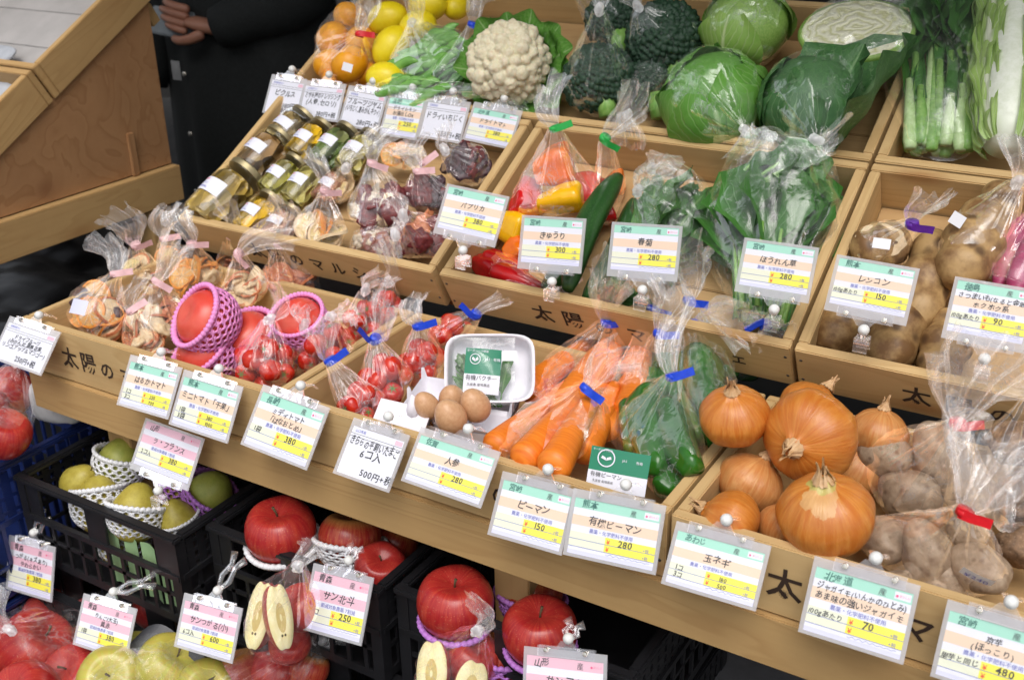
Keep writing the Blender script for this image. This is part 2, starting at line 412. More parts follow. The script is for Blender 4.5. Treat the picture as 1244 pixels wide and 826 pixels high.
# ------------------------------------------------------------------ produce meshes (unit size, axis Z, shared)
def bumpy(fn_r, seed, amp=.03, s=1.4):
    def f(v):
        r = fn_r(v) * (1 + amp * nz(v.x + seed, v.y, v.z, s)); return v * r
    return f
def sphere_mesh(name, mat, sub=3, sq=(1, 1, 1), amp=.03, seed=0, s=1.4): return ico(name, sub, lambda v: (lambda w: (w.x * sq[0], w.y * sq[1], w.z * sq[2]))(v * (1 + amp * nz(v.x + seed, v.y, v.z, s))), mat)
def arc_prof(fr_, n): return [fr_(i / (n - 1)) for i in range(n)]
def onion_mesh(seed, mat):
    def pf(t):
        a = -pi / 2 + pi * t; r = cos(a) ** .8; z = sin(a) * .86
        if z > 0: z = z ** 1.25 * .88
        if t > .93: r = max(r, .13 - (t - .93) * .5)
        return (max(r, .0), z + (.0 if t < .93 else (t - .93) * 2.2))
    prof = arc_prof(pf, 30)
    def fn(x, y, z, th, t):
        k = 1 + .018 * sin(5 * th + seed) + .012 * sin(11 * th + seed * 2) + .03 * nz(x + seed, y, z, 1.2)
        if t > .85: k *= 1 + .22 * sin(5 * th + seed * 3) * (t - .85) / .15
        return (x * k + max(0, t - .85) * .4 * sin(seed), y * k, z)
    V, F = lathe_vf(prof, 40, fn)
    mi = []
    for f in F:
        c = sum((Vector(V[i]) for i in f), Vector()) / len(f)
        d = c.normalized()
        k = 0
        if False and d.z > -.1 and abs(d.angle(Vector((sin(seed * 2.) * .6, cos(seed * 2.) * .6, .7)), 0)) < .42 + .3 * nz(c.x, c.y, c.z + seed, 2.5): k = 1
        mi.append(k)
    return mesh('onion_bulb', V, F, [mat, m_peel, m_husk], True, mi)
def neck_mesh():
    mb = MB(); rr = random.Random(3)
    for i in range(11):
        a = i * 2 * pi / 11 + rr.uniform(-.2, .2); h = rr.uniform(.25, .55); tw = rr.uniform(-.9, .9); cu = rr.uniform(-.1, .22)
        def f(u, v, a=a, h=h, tw=tw, cu=cu):
            q = a + tw * v + (u - .5) * (1.3 * (1 - v * .75)); r = .17 * (1 - v) ** 1.6 + .055 + cu * max(0, v - .55) + .02 * sin(u * 9 + i)
            return (cos(q) * r, sin(q) * r, .80 + h * v + .03 * sin(u * 12 + i))
        mb.add(grid_vf(f, 6, 9))
    return mb.mesh('onion_neck', [m_husk], True)
def apple_mesh(mat, seed=0, tall=.88):
    def pf(t):
        a = -pi / 2 + pi * t; r = cos(a); z = sin(a) * tall
        r = abs(r) ** .75
        if t > .8: z -= (t - .8) ** 1.6 * 7 * .62
        if t < .12: z += (.12 - t) ** 1.5 * 3.2
        r *= 1 + .07 * sin(a)
        return (r, z)
    return mesh('apple_skin', *lathe_vf(arc_prof(pf, 32), 32, lambda x, y, z, th, t: (x * (1 + .02 * cos(5 * th + seed) * t), y * (1 + .02 * cos(5 * th + seed) * t), z * (1 + .015 * sin(3 * th)))), [mat])
def tomato_mesh(mat, seed=0, flat=.82, lob=.03):
    def pf(t):
        a = -pi / 2 + pi * t; r = abs(cos(a)) ** .85; z = sin(a) * flat
        if t > .86: z -= (t - .86) * 1.1
        return (r, z)
    return mesh('tomato_skin', *lathe_vf(arc_prof(pf, 22), 28, lambda x, y, z, th, t: (x * (1 + lob * cos(5 * th + seed)), y * (1 + lob * cos(5 * th + seed)), z)), [mat])
def pear_mesh(mat, seed=0):
    def pf(t):
        a = -pi / 2 + pi * t; z = sin(a); r = abs(cos(a)) ** .8 * (1 - .30 * max(0, z + .1)); return (r, z * 1.1)
    return mesh('pear_skin', *lathe_vf(arc_prof(pf, 26), 26, lambda x, y, z, th, t: (x * (1 + .05 * nz(x, y, z + seed, 1.5)), y * (1 + .05 * nz(x, y, z + seed, 1.5)), z)), [mat])
def lemon_mesh(mat):
    def pf(t):
        a = -pi / 2 + pi * t; z = sin(a) * 1.15; r = abs(cos(a)) ** .95 * .92
        if abs(z) > 1.0: r += .03
        return (r, z)
    return mesh('lemon_skin', *lathe_vf(arc_prof(pf, 22), 24), [mat])
def carrot_mesh(seed):
    def pf(t):
        r = .0 if t == 0 else (.28 + .72 * min(1, t * 1.05) ** .6)
        if t > .93: r *= 1 - ((t - .93) / .07) ** 2 * .72
        return (r * .18, t * 2 - 1)
    return mesh('carrot_root', *lathe_vf(arc_prof(pf, 30), 18, lambda x, y, z, th, t: (x + .03 * sin(t * 3 + seed), y + .025 * cos(t * 4 + seed), z)), [m_carrot])
def pepper_mesh(mat, seed=0, w=.48, lob=3):
    def pf(t):
        a = t
        r = w * (.45 + .55 * min(1, t * 1.7) ** .7) * (1 - max(0, (t - .82) / .18) ** 2 * .72)
        if t == 0: r = .05
        return (r, t * 2 - 1 - (max(0, t - .93) * 2.2))
    return mesh('pepper_skin', *lathe_vf(arc_prof(pf, 26), 30, lambda x, y, z, th, t: (x * (1 + .13 * cos(lob * th + seed) + .05 * nz(x * 3, y * 3, z * 2 + seed)) + .1 * sin(z * 1.4 + seed), y * (1 + .13 * cos(lob * th + seed)), z)), [mat])
def stemmesh(): return mesh('stalk_piece', *tube_vf([(0, 0, 0), (.03, 0, .1), (.1, .02, .22)], [.05, .035, .05], 8), [GSTEM])
MSH = {}
def M_(k):
    if k in MSH: return MSH[k]
    f = {
        'onion0': lambda: onion_mesh(2, m_onion), 'onion1': lambda: onion_mesh(1, m_oniont), 'neck': neck_mesh, 'onion2': lambda: onion_mesh(4, m_onion2),
        'onion3': lambda: onion_mesh(3, m_onion), 'apple': lambda: apple_mesh(m_app), 'apple2': lambda: apple_mesh(m_app2, 2), 'appley': lambda: apple_mesh(m_appy, 3, .92),
        'tomato': lambda: tomato_mesh(m_tom), 'momo': lambda: tomato_mesh(m_momo, 1, .9, .015), 'pear': lambda: pear_mesh(m_pear), 'pearg': lambda: pear_mesh(m_pearg, 3),
        'lemon': lambda: lemon_mesh(m_lemon), 'orange': lambda: tomato_mesh(m_orange, 0, .86, .0), 'carrot': lambda: carrot_mesh(0), 'carrot2': lambda: carrot_mesh(2.2),
        'gpep': lambda: pepper_mesh(m_gpep, 0, .5), 'gpep2': lambda: pepper_mesh(m_gpep, 2, .42), 'opep': lambda: pepper_mesh(m_opep, 1, .8, 4), 'ypep': lambda: pepper_mesh(m_ypep, 1, .6, 3),
        'rpep': lambda: pepper_mesh(m_rpep, 1, .42, 3), 'rpepw': lambda: pepper_mesh(m_rpep, 3, .75, 4),
        'potato': lambda: sphere_mesh('potato_skin', m_potato, 4, (1, .8, .72), .22, 0, 1.1), 'potato2': lambda: sphere_mesh('potato_skin', m_potato, 4, (1, .75, .7), .3, 5, 1.2),
        'egg': lambda: mesh('egg_shell', *lathe_vf(arc_prof(lambda t: (cos(-pi / 2 + pi * t) * (1 - .12 * sin(-pi / 2 + pi * t)), sin(-pi / 2 + pi * t) * 1.28), 22), 24), [m_egg]),
        'stem': stemmesh,
        'astem': lambda: mesh('apple_stem', *tube_vf([(0, 0, 0), (.02, 0, .18), (.08, .02, .36)], [.035, .025, .04], 7), [STEM]),
        'calyx': lambda: calyx_mesh(),
        'taro': lambda: sphere_mesh('taro_skin', m_taro, 4, (1, .8, .75), .3, 2, 2.2),
        'sweet': lambda: mesh('sweet_potato_skin', *lathe_vf(arc_prof(lambda t: (.24 * sin(pi * t) ** .7 + .005, t * 2 - 1), 24), 18, lambda x, y, z, th, t: (x * (1 + .2 * nz(x * 4, y * 4, z * 3)) + .08 * sin(z * 2), y, z)), [m_sweet]),
        'lotus': lambda: mesh('lotus_skin', *lathe_vf(arc_prof(lambda t: ((.50 * (sin(pi * min(max(t, .02), .98)) ** .34)) * (1 - .08 * cos(6 * pi * t)), (t * 2 - 1)), 26), 26, lambda x, y, z, th, t: (x * (1 + .06 * cos(3 * th)) * (1 + .08 * nz(x * 3, y * 3, z * 2)), y, z)), [m_lotus]),
        'cuke': lambda: mesh('cucumber_skin', *lathe_vf(arc_prof(lambda t: (.125 * sin(pi * min(max(t, .015), .985)) ** .3, t * 2 - 1), 30), 18, lambda x, y, z, th, t: (x * (1 + .05 * cos(7 * th)) + .09 * cos(z * 1.5), y * (1 + .05 * cos(7 * th)), z)), [m_cuke]),
    }[k]
    MSH[k] = f(); return MSH[k]
def calyx_mesh():
    mb = MB()
    for k in range(6):
        a = k * pi / 3
        mb.add(grid_vf(lambda u, v: (cos(a) * v * .5 - sin(a) * (u - .5) * .14 * (1 - v), sin(a) * v * .5 + cos(a) * (u - .5) * .14 * (1 - v), .04 * sin(v * 3.1) + .01), 3, 5))
    mb.add(tube_vf([(0, 0, 0), (0, .02, .12)], .035, 6))
    return mb.mesh('calyx', [GSTEM], True)
def pole_z(R): return R @ Vector((0, 0, 1))
def dirs(n=26):
    out = []
    for i in range(n):
        z = 1 - 2 * (i + .5) / n; r = sqrt(1 - z * z); a = i * 2.39996
        out.append((r * cos(a), r * sin(a), z))
    return out
D26 = dirs(30)
def hullpts(loc, R, s):
    s = s if isinstance(s, (tuple, list)) else (s, s, s)
    return [tuple(Vector([float(c) for c in loc]) + R @ Vector((d[0] * s[0], d[1] * s[1], d[2] * s[2]))) for d in D26]
RND = random.Random(11)
def rrot(tilt=.5):
    return basis((RND.uniform(-tilt, tilt), RND.uniform(-tilt, tilt), 1), RND.uniform(0, 6.28))

# ------------------------------------------------------------------ plastic bags
def bag(parent, pts, neck, tail_to, tail_w=.03, tape=None, mat=None, seed=0, knot=False, pleat=.35, nk=.006, tmat=None, tape_dir=None, taildepth=.35, wr=.0028):
    mat = mat or FILM; tmat = tmat or FILM_T
    rr = random.Random(seed + 17)
    neck = Vector([float(a) for a in neck]); pts = [Vector(p) for p in pts]
    c = sum(pts, Vector()) / len(pts); d = (c - neck).normalized()
    ref = Vector((0, 0, 1)) if abs(d.z) < .9 else Vector((1, 0, 0))
    ex = d.cross(ref).normalized(); ey = d.cross(ex)
    bm = bmesh.new()
    for p in pts: bm.verts.new(p)
    for j in range(8): bm.verts.new(neck + (ex * cos(j * pi / 4) + ey * sin(j * pi / 4)) * nk)
    r = bmesh.ops.convex_hull(bm, input=bm.verts)
    bmesh.ops.delete(bm, geom=[e for e in r['geom_interior'] if isinstance(e, bmesh.types.BMVert)], context='VERTS')
    bvh = BVHTree.FromBMesh(bm)
    h = bvh.ray_cast(c, d); L = ((h[0] if h[0] else c + d * .02) - neck).dot(d)
    bm.free()
    NU, NV = 72, 30
    rows = []
    for j in range(NV):
        s = j / (NV - 1); t = L * (1 - (1 - s) ** 1.0) * .995 if j else .0005
        o = neck + d * t; row = []
        for i in range(NU):
            th = 2 * pi * i / NU; q = ex * cos(th) + ey * sin(th)
            hh = bvh.ray_cast(o, q); rad_ = (hh[0] - o).length if hh[0] else .002
            fall = (1 - s) ** 1.6
            pl = sin(th * 9 + seed) * .5 + sin(th * 17 + seed * 3 + s * 2) * .3 + sin(th * 31 + seed * 7) * .2
            rad_ *= 1 - .07 * (.5 + nz(o.x * 30 + q.x * 2 + seed, o.y * 30 + q.y * 2, q.z * 2 + o.z * 30, 1.0))
            rad_ *= 1 - pleat * fall * (.5 + .5 * pl) * min(1, s * 6 + .25)
            P = o + q * rad_
            wv = ridge(P.x + seed, P.y, P.z, 38) * wr + nz(P.x, P.y + seed, P.z, 90) * wr * .5
            P = P + q * (.0012 + wv * .7) 
            row.append(P)
        rows.append(row)
    V = [tuple(p - neck) for row in rows for p in row]; F = []
    for j in range(NV - 1):
        for i in range(NU):
            a = j * NU + i; b = j * NU + (i + 1) % NU; F.append((a, a + NU, b + NU, b))
    F.append(tuple((NV - 1) * NU + i for i in range(NU)))
    put('plastic_film', mesh('bag_film', V, F, [mat]), parent, neck)
    # gathered tail above the neck
    tt = Vector([float(a) for a in tail_to]) - neck; TL = tt.length; td = tt.normalized()
    view = (Vector(CAMPOS) - neck).normalized()
    tx = td.cross(view).normalized(); ty = td.cross(tx)
    NT, NW = 12, 56
    V = []; F = []
    for j in range(NT):
        s = j / (NT - 1)
        for i in range(NW):
            th = 2 * pi * i / NW
            w = nk * .8 + (tail_w / 2) * s ** .8 
            dp = nk * .6 + (tail_w * taildepth) * s ** .9
            zz = (.5 + .5 * sin(th * (6 + seed % 4) + seed + 1.2 * s)) * .35 + (.5 + .5 * sin(th * (12 + seed % 5) + seed * 2 + s * 3)) * .22 + .45 * nz(cos(th) * 1.7, sin(th) * 1.7, s * 2 + seed, 1.3)
            k = 1 - zz * .7 * min(1, s * 2.5 + .3)
            rag = 1 + .45 * nz(cos(th) * 1.4 + seed, sin(th) * 1.4, 0, 1.1) * s + .05 * sin(th * 7 + seed) * s
            bend = ty * (.016 * sin(s * 2.2 + seed)) + tx * (.022 * sin(s * 2.4 + seed * 2)) * s
            P = td * (TL * s * rag) + tx * cos(th) * w * k + ty * sin(th) * dp * k + bend * s
            V.append(tuple(P))
    for j in range(NT - 1):
        for i in range(NW):
            a = j * NW + i; b = j * NW + (i + 1) % NW; F.append((a, b, b + NW, a + NW))
    put('gathered_end', mesh('bag_tail', V, F, [tmat]), parent, neck)
    if tape:
        mb = MB(); R = basis(td)
        mb.add(lathe_vf([(nk * 1.15, -.0035), (nk * 1.25, 0), (nk * 1.15, .0035)], 12), 0, R.to_4x4())
        td2 = tape_dir if tape_dir is not None else 1
        Rf = xybasis(tx * td2 + td * rr.uniform(-.25, .25), td)
        fl = grid_vf(lambda u, v: ((u - .14) * .026, (v - .5) * .0085, nk * 1.0 + .0016 * sin(u * 5)), 10, 3)
        fl2 = grid_vf(lambda u, v: ((u - .14) * .026, (v - .5) * .0085, nk * 1.0 - .0009 + .0016 * sin(u * 5)), 10, 3)
        sgn = 1 if (Rf @ Vector((0, 0, 1))).dot(view) > 0 else -1
        Rf = Rf @ Matrix.Diagonal((1, 1, sgn))
        mb.add(fl, 0, Rf.to_4x4()); mb.add(fl2, 0, Rf.to_4x4())
        put('tape', mb.mesh('bag_tape', [tape], True), parent, neck)
    if knot:
        V, F = lathe_vf([(.003, -.009), (.0055, -.005), (.0062, 0), (.005, .005), (.003, .009)], 14, lambda x, y, z, th, t: (x * (1 + .25 * sin(3 * th + z * 400)), y * (1 + .25 * sin(3 * th + z * 400)), z))
        put('knot', mesh('bag_knot', V, F, [FILM_K]), parent, neck, basis(td))
FILM_K = film('knotted_film', .8, .62, .3, 120)
# ------------------------------------------------------------------ lettering
GC = {}
def glyph(ch, bold=0.0):
    if (ch, bold) in GC: return GC[(ch, bold)]
    c = bpy.data.curves.new('lettering', 'FONT'); c.body = ch; c.resolution_u = 2; c.size = 1; c.offset = bold
    o = bpy.data.objects.new('lettering', c); COL.objects.link(o)
    bpy.context.view_layer.update()
    m = bpy.data.meshes.new_from_object(o.evaluated_get(bpy.context.evaluated_depsgraph_get()))
    V = [(v.co.x, v.co.y) for v in m.vertices]; F = [tuple(p.vertices) for p in m.polygons]
    bpy.data.objects.remove(o); bpy.data.curves.remove(c); bpy.data.meshes.remove(m)
    w = 1.0 if ord(ch) > 0x2fff else (max([v[0] for v in V]) + .07 if V else .3)
    GC[(ch, bold)] = (V, F, w); return GC[(ch, bold)]
def text(mb, s, x, y, size, mi=0, z=.0004, hand=0.0, width=None, align='L', seed=0, sq=1.0):
    """writes s into mb in local card coordinates; hand > 0 makes the strokes uneven"""
    rr = random.Random(hash_(s) + seed); adv = sum(glyph(c)[2] for c in s)
    k = size; kx = size * sq
    if width and adv * kx > width: kx = width / adv
    x0 = x - (adv * kx / 2 if align == 'C' else 0)
    for c in s:
        V, F, w = glyph(c, .014 if hand else 0.)
        a = rr.uniform(-.13, .13) * hand; sc = 1 + rr.uniform(-.14, .10) * hand; dy = rr.uniform(-.07, .07) * k * hand; sh = .12 * hand
        W_ = [(x0 + (vx * cos(a) - vy * sin(a) + sh * vy) * kx * sc, y + dy + (vx * sin(a) + vy * cos(a)) * k * sc, z) for vx, vy in V]
        if F: mb.add((W_, F), mi)
        x0 += w * kx
def hash_(s): return sum(ord(c) * (i + 3) for i, c in enumerate(s)) % 9973

# ------------------------------------------------------------------ wooden crates
TH = .012
NAIL = Mt('nail_steel').set((.10, .09, .08), .45, Metallic=.6)
DULLW = plain('whitewashed_board', (.42, .40, .39), .7, .12, 14, .3)
def plank(parent, name, F, a, b, mat=PINE, loc0=None):
    """a board between corners a and b given in frame coordinates; grain runs along its longest side"""
    a = np.array(a, float); b = np.array(b, float); c = (a + b) / 2; d = b - a
    ax = int(np.argmax(d)); R = frR(F)
    P = {0: Matrix.Identity(3), 1: Matrix(((0, -1, 0), (1, 0, 0), (0, 0, 1))), 2: Matrix(((0, 0, -1), (0, 1, 0), (1, 0, 0)))}[ax]
    dims = {0: (d[0], d[1], d[2]), 1: (d[1], d[0], d[2]), 2: (d[2], d[1], d[0])}[ax]
    m = bevel_box(name, dims, mat)
    return put(name, m, parent, fr(F, *c), R @ P)
WORD = '太陽のマルシェ'
def crate(F, u0, u1, v0, v1, h, label, word_u=None, word=WORD, size=.03, pitch=.036, mat=PINE, group=None, slots=0, pegs=0, name='wooden_crate', floor=PLYIN):
    t = thing(name, label, 'crate', fr(F, (u0 + u1) / 2, (v0 + v1) / 2, -h), group)
    e = .0004
    fb = plank(t, 'front_board', F, (u0, v0, -h), (u1, v0 + TH, 0), mat)
    plank(t, 'back_board', F, (u0, v1 - TH, -h), (u1, v1, 0), mat)
    for x in (u0, u1 - TH): plank(t, 'side_board', F, (x, v0 + TH + e, -h), (x + TH, v1 - TH - e, -.0005), mat)
    nl = bpy.data.meshes.get('nail_head') or mesh('nail_head', *lathe_vf([(.0018, -.001), (.0018, .0003), (.0, .0004)], 10), [NAIL])
    for x in (u0 + .006, u1 - .006):
        for z_ in (-h * .25, -h * .75): put('nail', nl, t, fr(F, x, v0, z_), frR(F) @ Matrix.Rotation(pi / 2, 3, 'X'))
    n = 3; w = (v1 - v0 - 2 * TH - .002) / n
    for i in range(n):
        plank(t, 'floor_board', F, (u0 + TH + e, v0 + TH + .001 + i * w + e, -h + .001), (u1 - TH - e, v0 + TH + .001 + (i + 1) * w - .0008, -h + .009), floor)
    if word_u is not None:
        mb = MB()
        for i, ch in enumerate(word):
            V, Fc, w_ = glyph(ch, .018); x = word_u + i * pitch; s_ = size * (1.0 if ch not in 'のマルシェ' else .86)
            if ch == 'ェ': s_ *= .8
            rr = random.Random(i + 5); a = rr.uniform(-.05, .05)
            mb.add(([tuple(fr(F, x + (vx * cos(a) - vy * sin(a)) * s_, v0 - .0006, -h * .5 - size * .40 + (vx * sin(a) + vy * cos(a)) * s_)) for vx, vy in V], Fc))
        # little sun drawn between the legs of the first character
        cx, cw = word_u + size * .5, -h * .5 - size * .34
        for k in range(12):
            a = k * pi / 6; r0, r1 = (.0034, .0046)
            mb.add(([tuple(fr(F, cx + cos(a + s) * r, v0 - .0008, cw + sin(a + s) * r)) for r, s in ((r0, -.08), (r1, -.05), (r1, .05), (r0, .08))], [(0, 1, 2, 3)]))
        n_ = 16
        mb.add(([tuple(fr(F, cx + cos(2 * pi * k / n_) * r, v0 - .0008, cw + sin(2 * pi * k / n_) * r)) for r in (.0020, .0027) for k in range(n_)], [(k, (k + 1) % n_, n_ + (k + 1) % n_, n_ + k) for k in range(n_)]))
        o = mb.mesh('crate_lettering', [INK]); put('lettering', o, t)
    return t
H1, H2 = .0725, .066
DT = .262; DV = .2875; W2 = .448
crate(F1, -.452, -.004, 0, DT, H1, 'pine crate at the left end of the lower shelf, full of dried fruit and tomatoes', -.378)
crate(F1, 0, .469, 0, DT, H1, 'pine crate in the middle of the lower shelf, holding eggs, carrots and tomatoes', .205)
crate(F1, .473, .942, 0, DT, H1, 'pine crate at the right of the lower shelf, heaped with loose onions and potatoes', .566, pitch=.0385, size=.033)
crate(F2, -.458, -.011, 0, DV - .002, H2, 'tilted pine crate full of pickle jars and dried fruit bags', -.338, pitch=.037)
crate(F2, 0, W2, 0, DV - .002, H2, 'tilted pine crate holding paprika, cucumbers and spinach', .125, pitch=.042)
crate(F2, W2 + .005, 2 * W2 + .005, 0, DV - .002, H2, 'tilted pine crate holding lotus roots and sweet potatoes', W2 + .115, pitch=.042)
crate(F2, -.458, W2, DV + .001, 2 * DV, H2, 'wide pine crate in the top row, holding citrus, cauliflower and cabbages')
crate(F2, W2 + .005, 2 * W2 + .005, DV + .001, 2 * DV, H2, 'tilted pine crate in the top row, with bundled greens and napa cabbage')

# the stall that carries them
st = thing('market_stall', 'long pine display stall carrying all the produce crates', 'stall', (0, 0, -.75))
def bplank(parent, name, a, b, mat=PINE2):
    return plank(parent, name, (np.zeros(3), 0.), a, b, mat)
bplank(st, 'front_rail', (-.497, -.2535, -.1975), (1.15, -.232, -.1432))
bplank(st, 'side_rail', (-.497, -.2315, -.1975), (-.474, .02, -.1432))
for i in range(3): plank(st, 'shelf_board', F1, (-.448, .022 + i * .083, -H1 - .016), (1.15, .022 + i * .083 + .08, -H1 - .0008))
for x in (-.43, .2, .9):
    bplank(st, 'leg', (x, -.20, -.75), (x + .045, -.165, -.164)); bplank(st, 'leg', (x, .40, -.75), (x + .045, .435, .09))
for i in range(5): plank(st, 'sloping_board', F2, (-.455, .015 + i * .112, -H2 - .018), (1.0, .015 + i * .112 + .10, -H2 - .002), PLY)
for x in (-.452, .98):
    V = [(x, .03, -.11), (x, .52, -.11), (x, .52, .17)]; V2 = [(x + .012, y, z) for _, y, z in V]
    put('side_panel', mesh('stall_side_panel', V + V2, [(0, 2, 1), (3, 4, 5), (0, 1, 4, 3), (1, 2, 5, 4), (2, 0, 3, 5)], [PLY], False), st)
bplank(st, 'back_rail', (-.44, .436, -.2), (1.0, .455, -.12))

# neighbouring stall on the left
ns = thing('market_stall', 'darker plywood stall standing behind to the left, seen from its side', 'stall', (-1.0, .1, -.75))
yz = [(-.34, -.04), (.309, -.04), (.309, .2445), (-.34, -.1155)]
put('side_panel', mesh('stall_side_panel', [(-.806, y, z) for y, z in yz] + [(-.82, y, z) for y, z in yz], [(0, 1, 2, 3), (7, 6, 5, 4), (0, 4, 5, 1), (1, 5, 6, 2), (2, 6, 7, 3), (3, 7, 4, 0)], [PLY], False), ns)
bplank(ns, 'side_rail', (-.815, -.45, -.106), (-.788, .312, -.042)); bplank(ns, 'leg', (-.84, .235, -.75), (-.795, .285, -.1065)); bplank(ns, 'leg', (-.84, -.42, -.75), (-.795, -.37, -.1065))
bplank(ns, 'batten', (-.8055, .217, -.041), (-.799, .231, .035), PLY); bplank(ns, 'front_rail', (-1.7, -.452, -.106), (-.816, -.43, -.042))
plank(ns, 'sloping_board', F3, (-.9, -.46, -.012), (-.022, .42, -.001), PLY)
plank(ns, 'back_rail', F3, (-.9, .38, -.05), (-.02, .40, -.013), PINE2)
NF = F3
HL = .062
crate((fr(F3, 0, 0, HL), F3[1]), -.45, 0, -.30, .13, HL, 'empty pine crate lined with white paper on the stall at the left edge', mat=PINE2, floor=DULLW)
crate((fr(F3, 0, 0, HL), F3[1]), -.45, 0, .134, .43, HL, 'upper pine crate with a whitewashed floor on the stall at the top left', mat=PINE2, floor=DULLW)

# ------------------------------------------------------------------ ground, backdrop, added shade canopy
ASPH = spotty('asphalt', (.045, .045, .047), (.065, .063, .06), 9, .8, (.10, .10, .10), 260, .5, .6, unit=False)
g = put('ground', mesh('ground', [(-60, -60, -.75), (60, -60, -.75), (60, 60, -.75), (-60, 60, -.75)], [(0, 1, 2, 3)], [ASPH], False)); tag(g, kind='structure')
DARKW = plain('dark_render_wall', (.035, .032, .030), .8, .3, 6)
wl = put('shop_wall', mesh('shop_wall', *box_vf((-7, 3.0, -.749), (5, 3.2, 2.6)), [DARKW], False)); tag(wl, 'dark shop wall far behind the stalls', 'wall')
rf = thing('shade_canopy', 'unseen dark canvas canopy added above both stalls to shade the back rows', 'canopy', (0, 1.1, 1.3))  # out of view; added and shaped so its shade darkens the upper rows
CANV = plain('canvas', (.10, .10, .11), .85, .1, 90)
def canopy(u, v): return (-3.4 + 6.6 * u, -.02 + 2.9 * v, .98 + .35 * sin(pi * v) - .02 * sin(u * 18) ** 2)
put('canvas', mesh('canopy_canvas', *grid_vf(canopy, 40, 12), [CANV]), rf)
for x in (-3.3, 3.1):
    for y in (.1, 2.8): put('pole', mesh('canopy_pole', *tube_vf([(x, y, -.75), (x, y, 1.0)], .02, 10), [METAL]), rf)

# ------------------------------------------------------------------ price cards
def flat(name, c, r=.55): return Mt(name).set(c, r)
P_WHITE = flat('card_white', (.78, .78, .86)); P_MINT = flat('card_mint', (.36, .70, .56)); P_PEACH = flat('card_peach', (.84, .62, .46))
P_YEL = flat('card_yellow', (.88, .80, .07)); P_CREAM = flat('card_cream', (.78, .79, .62)); P_LILAC = flat('card_lilac', (.66, .66, .84))
P_PINK = flat('card_pink', (.80, .48, .58)); P_BLK = flat('marker_black', (.015, .015, .02)); P_RED = flat('print_red', (.78, .05, .02)); P_BLUE = flat('print_blue', (.12, .14, .50)); P_HOT = flat('dot_pink', (.80, .10, .25))
P_GINK = flat('marker_green', (.03, .16, .13))
CM = [P_WHITE, P_MINT, P_PEACH, P_YEL, P_CREAM, P_LILAC, P_PINK, P_HOT]
TM = [P_BLK, P_RED, P_BLUE, P_HOT, P_GINK]
CARD = {}
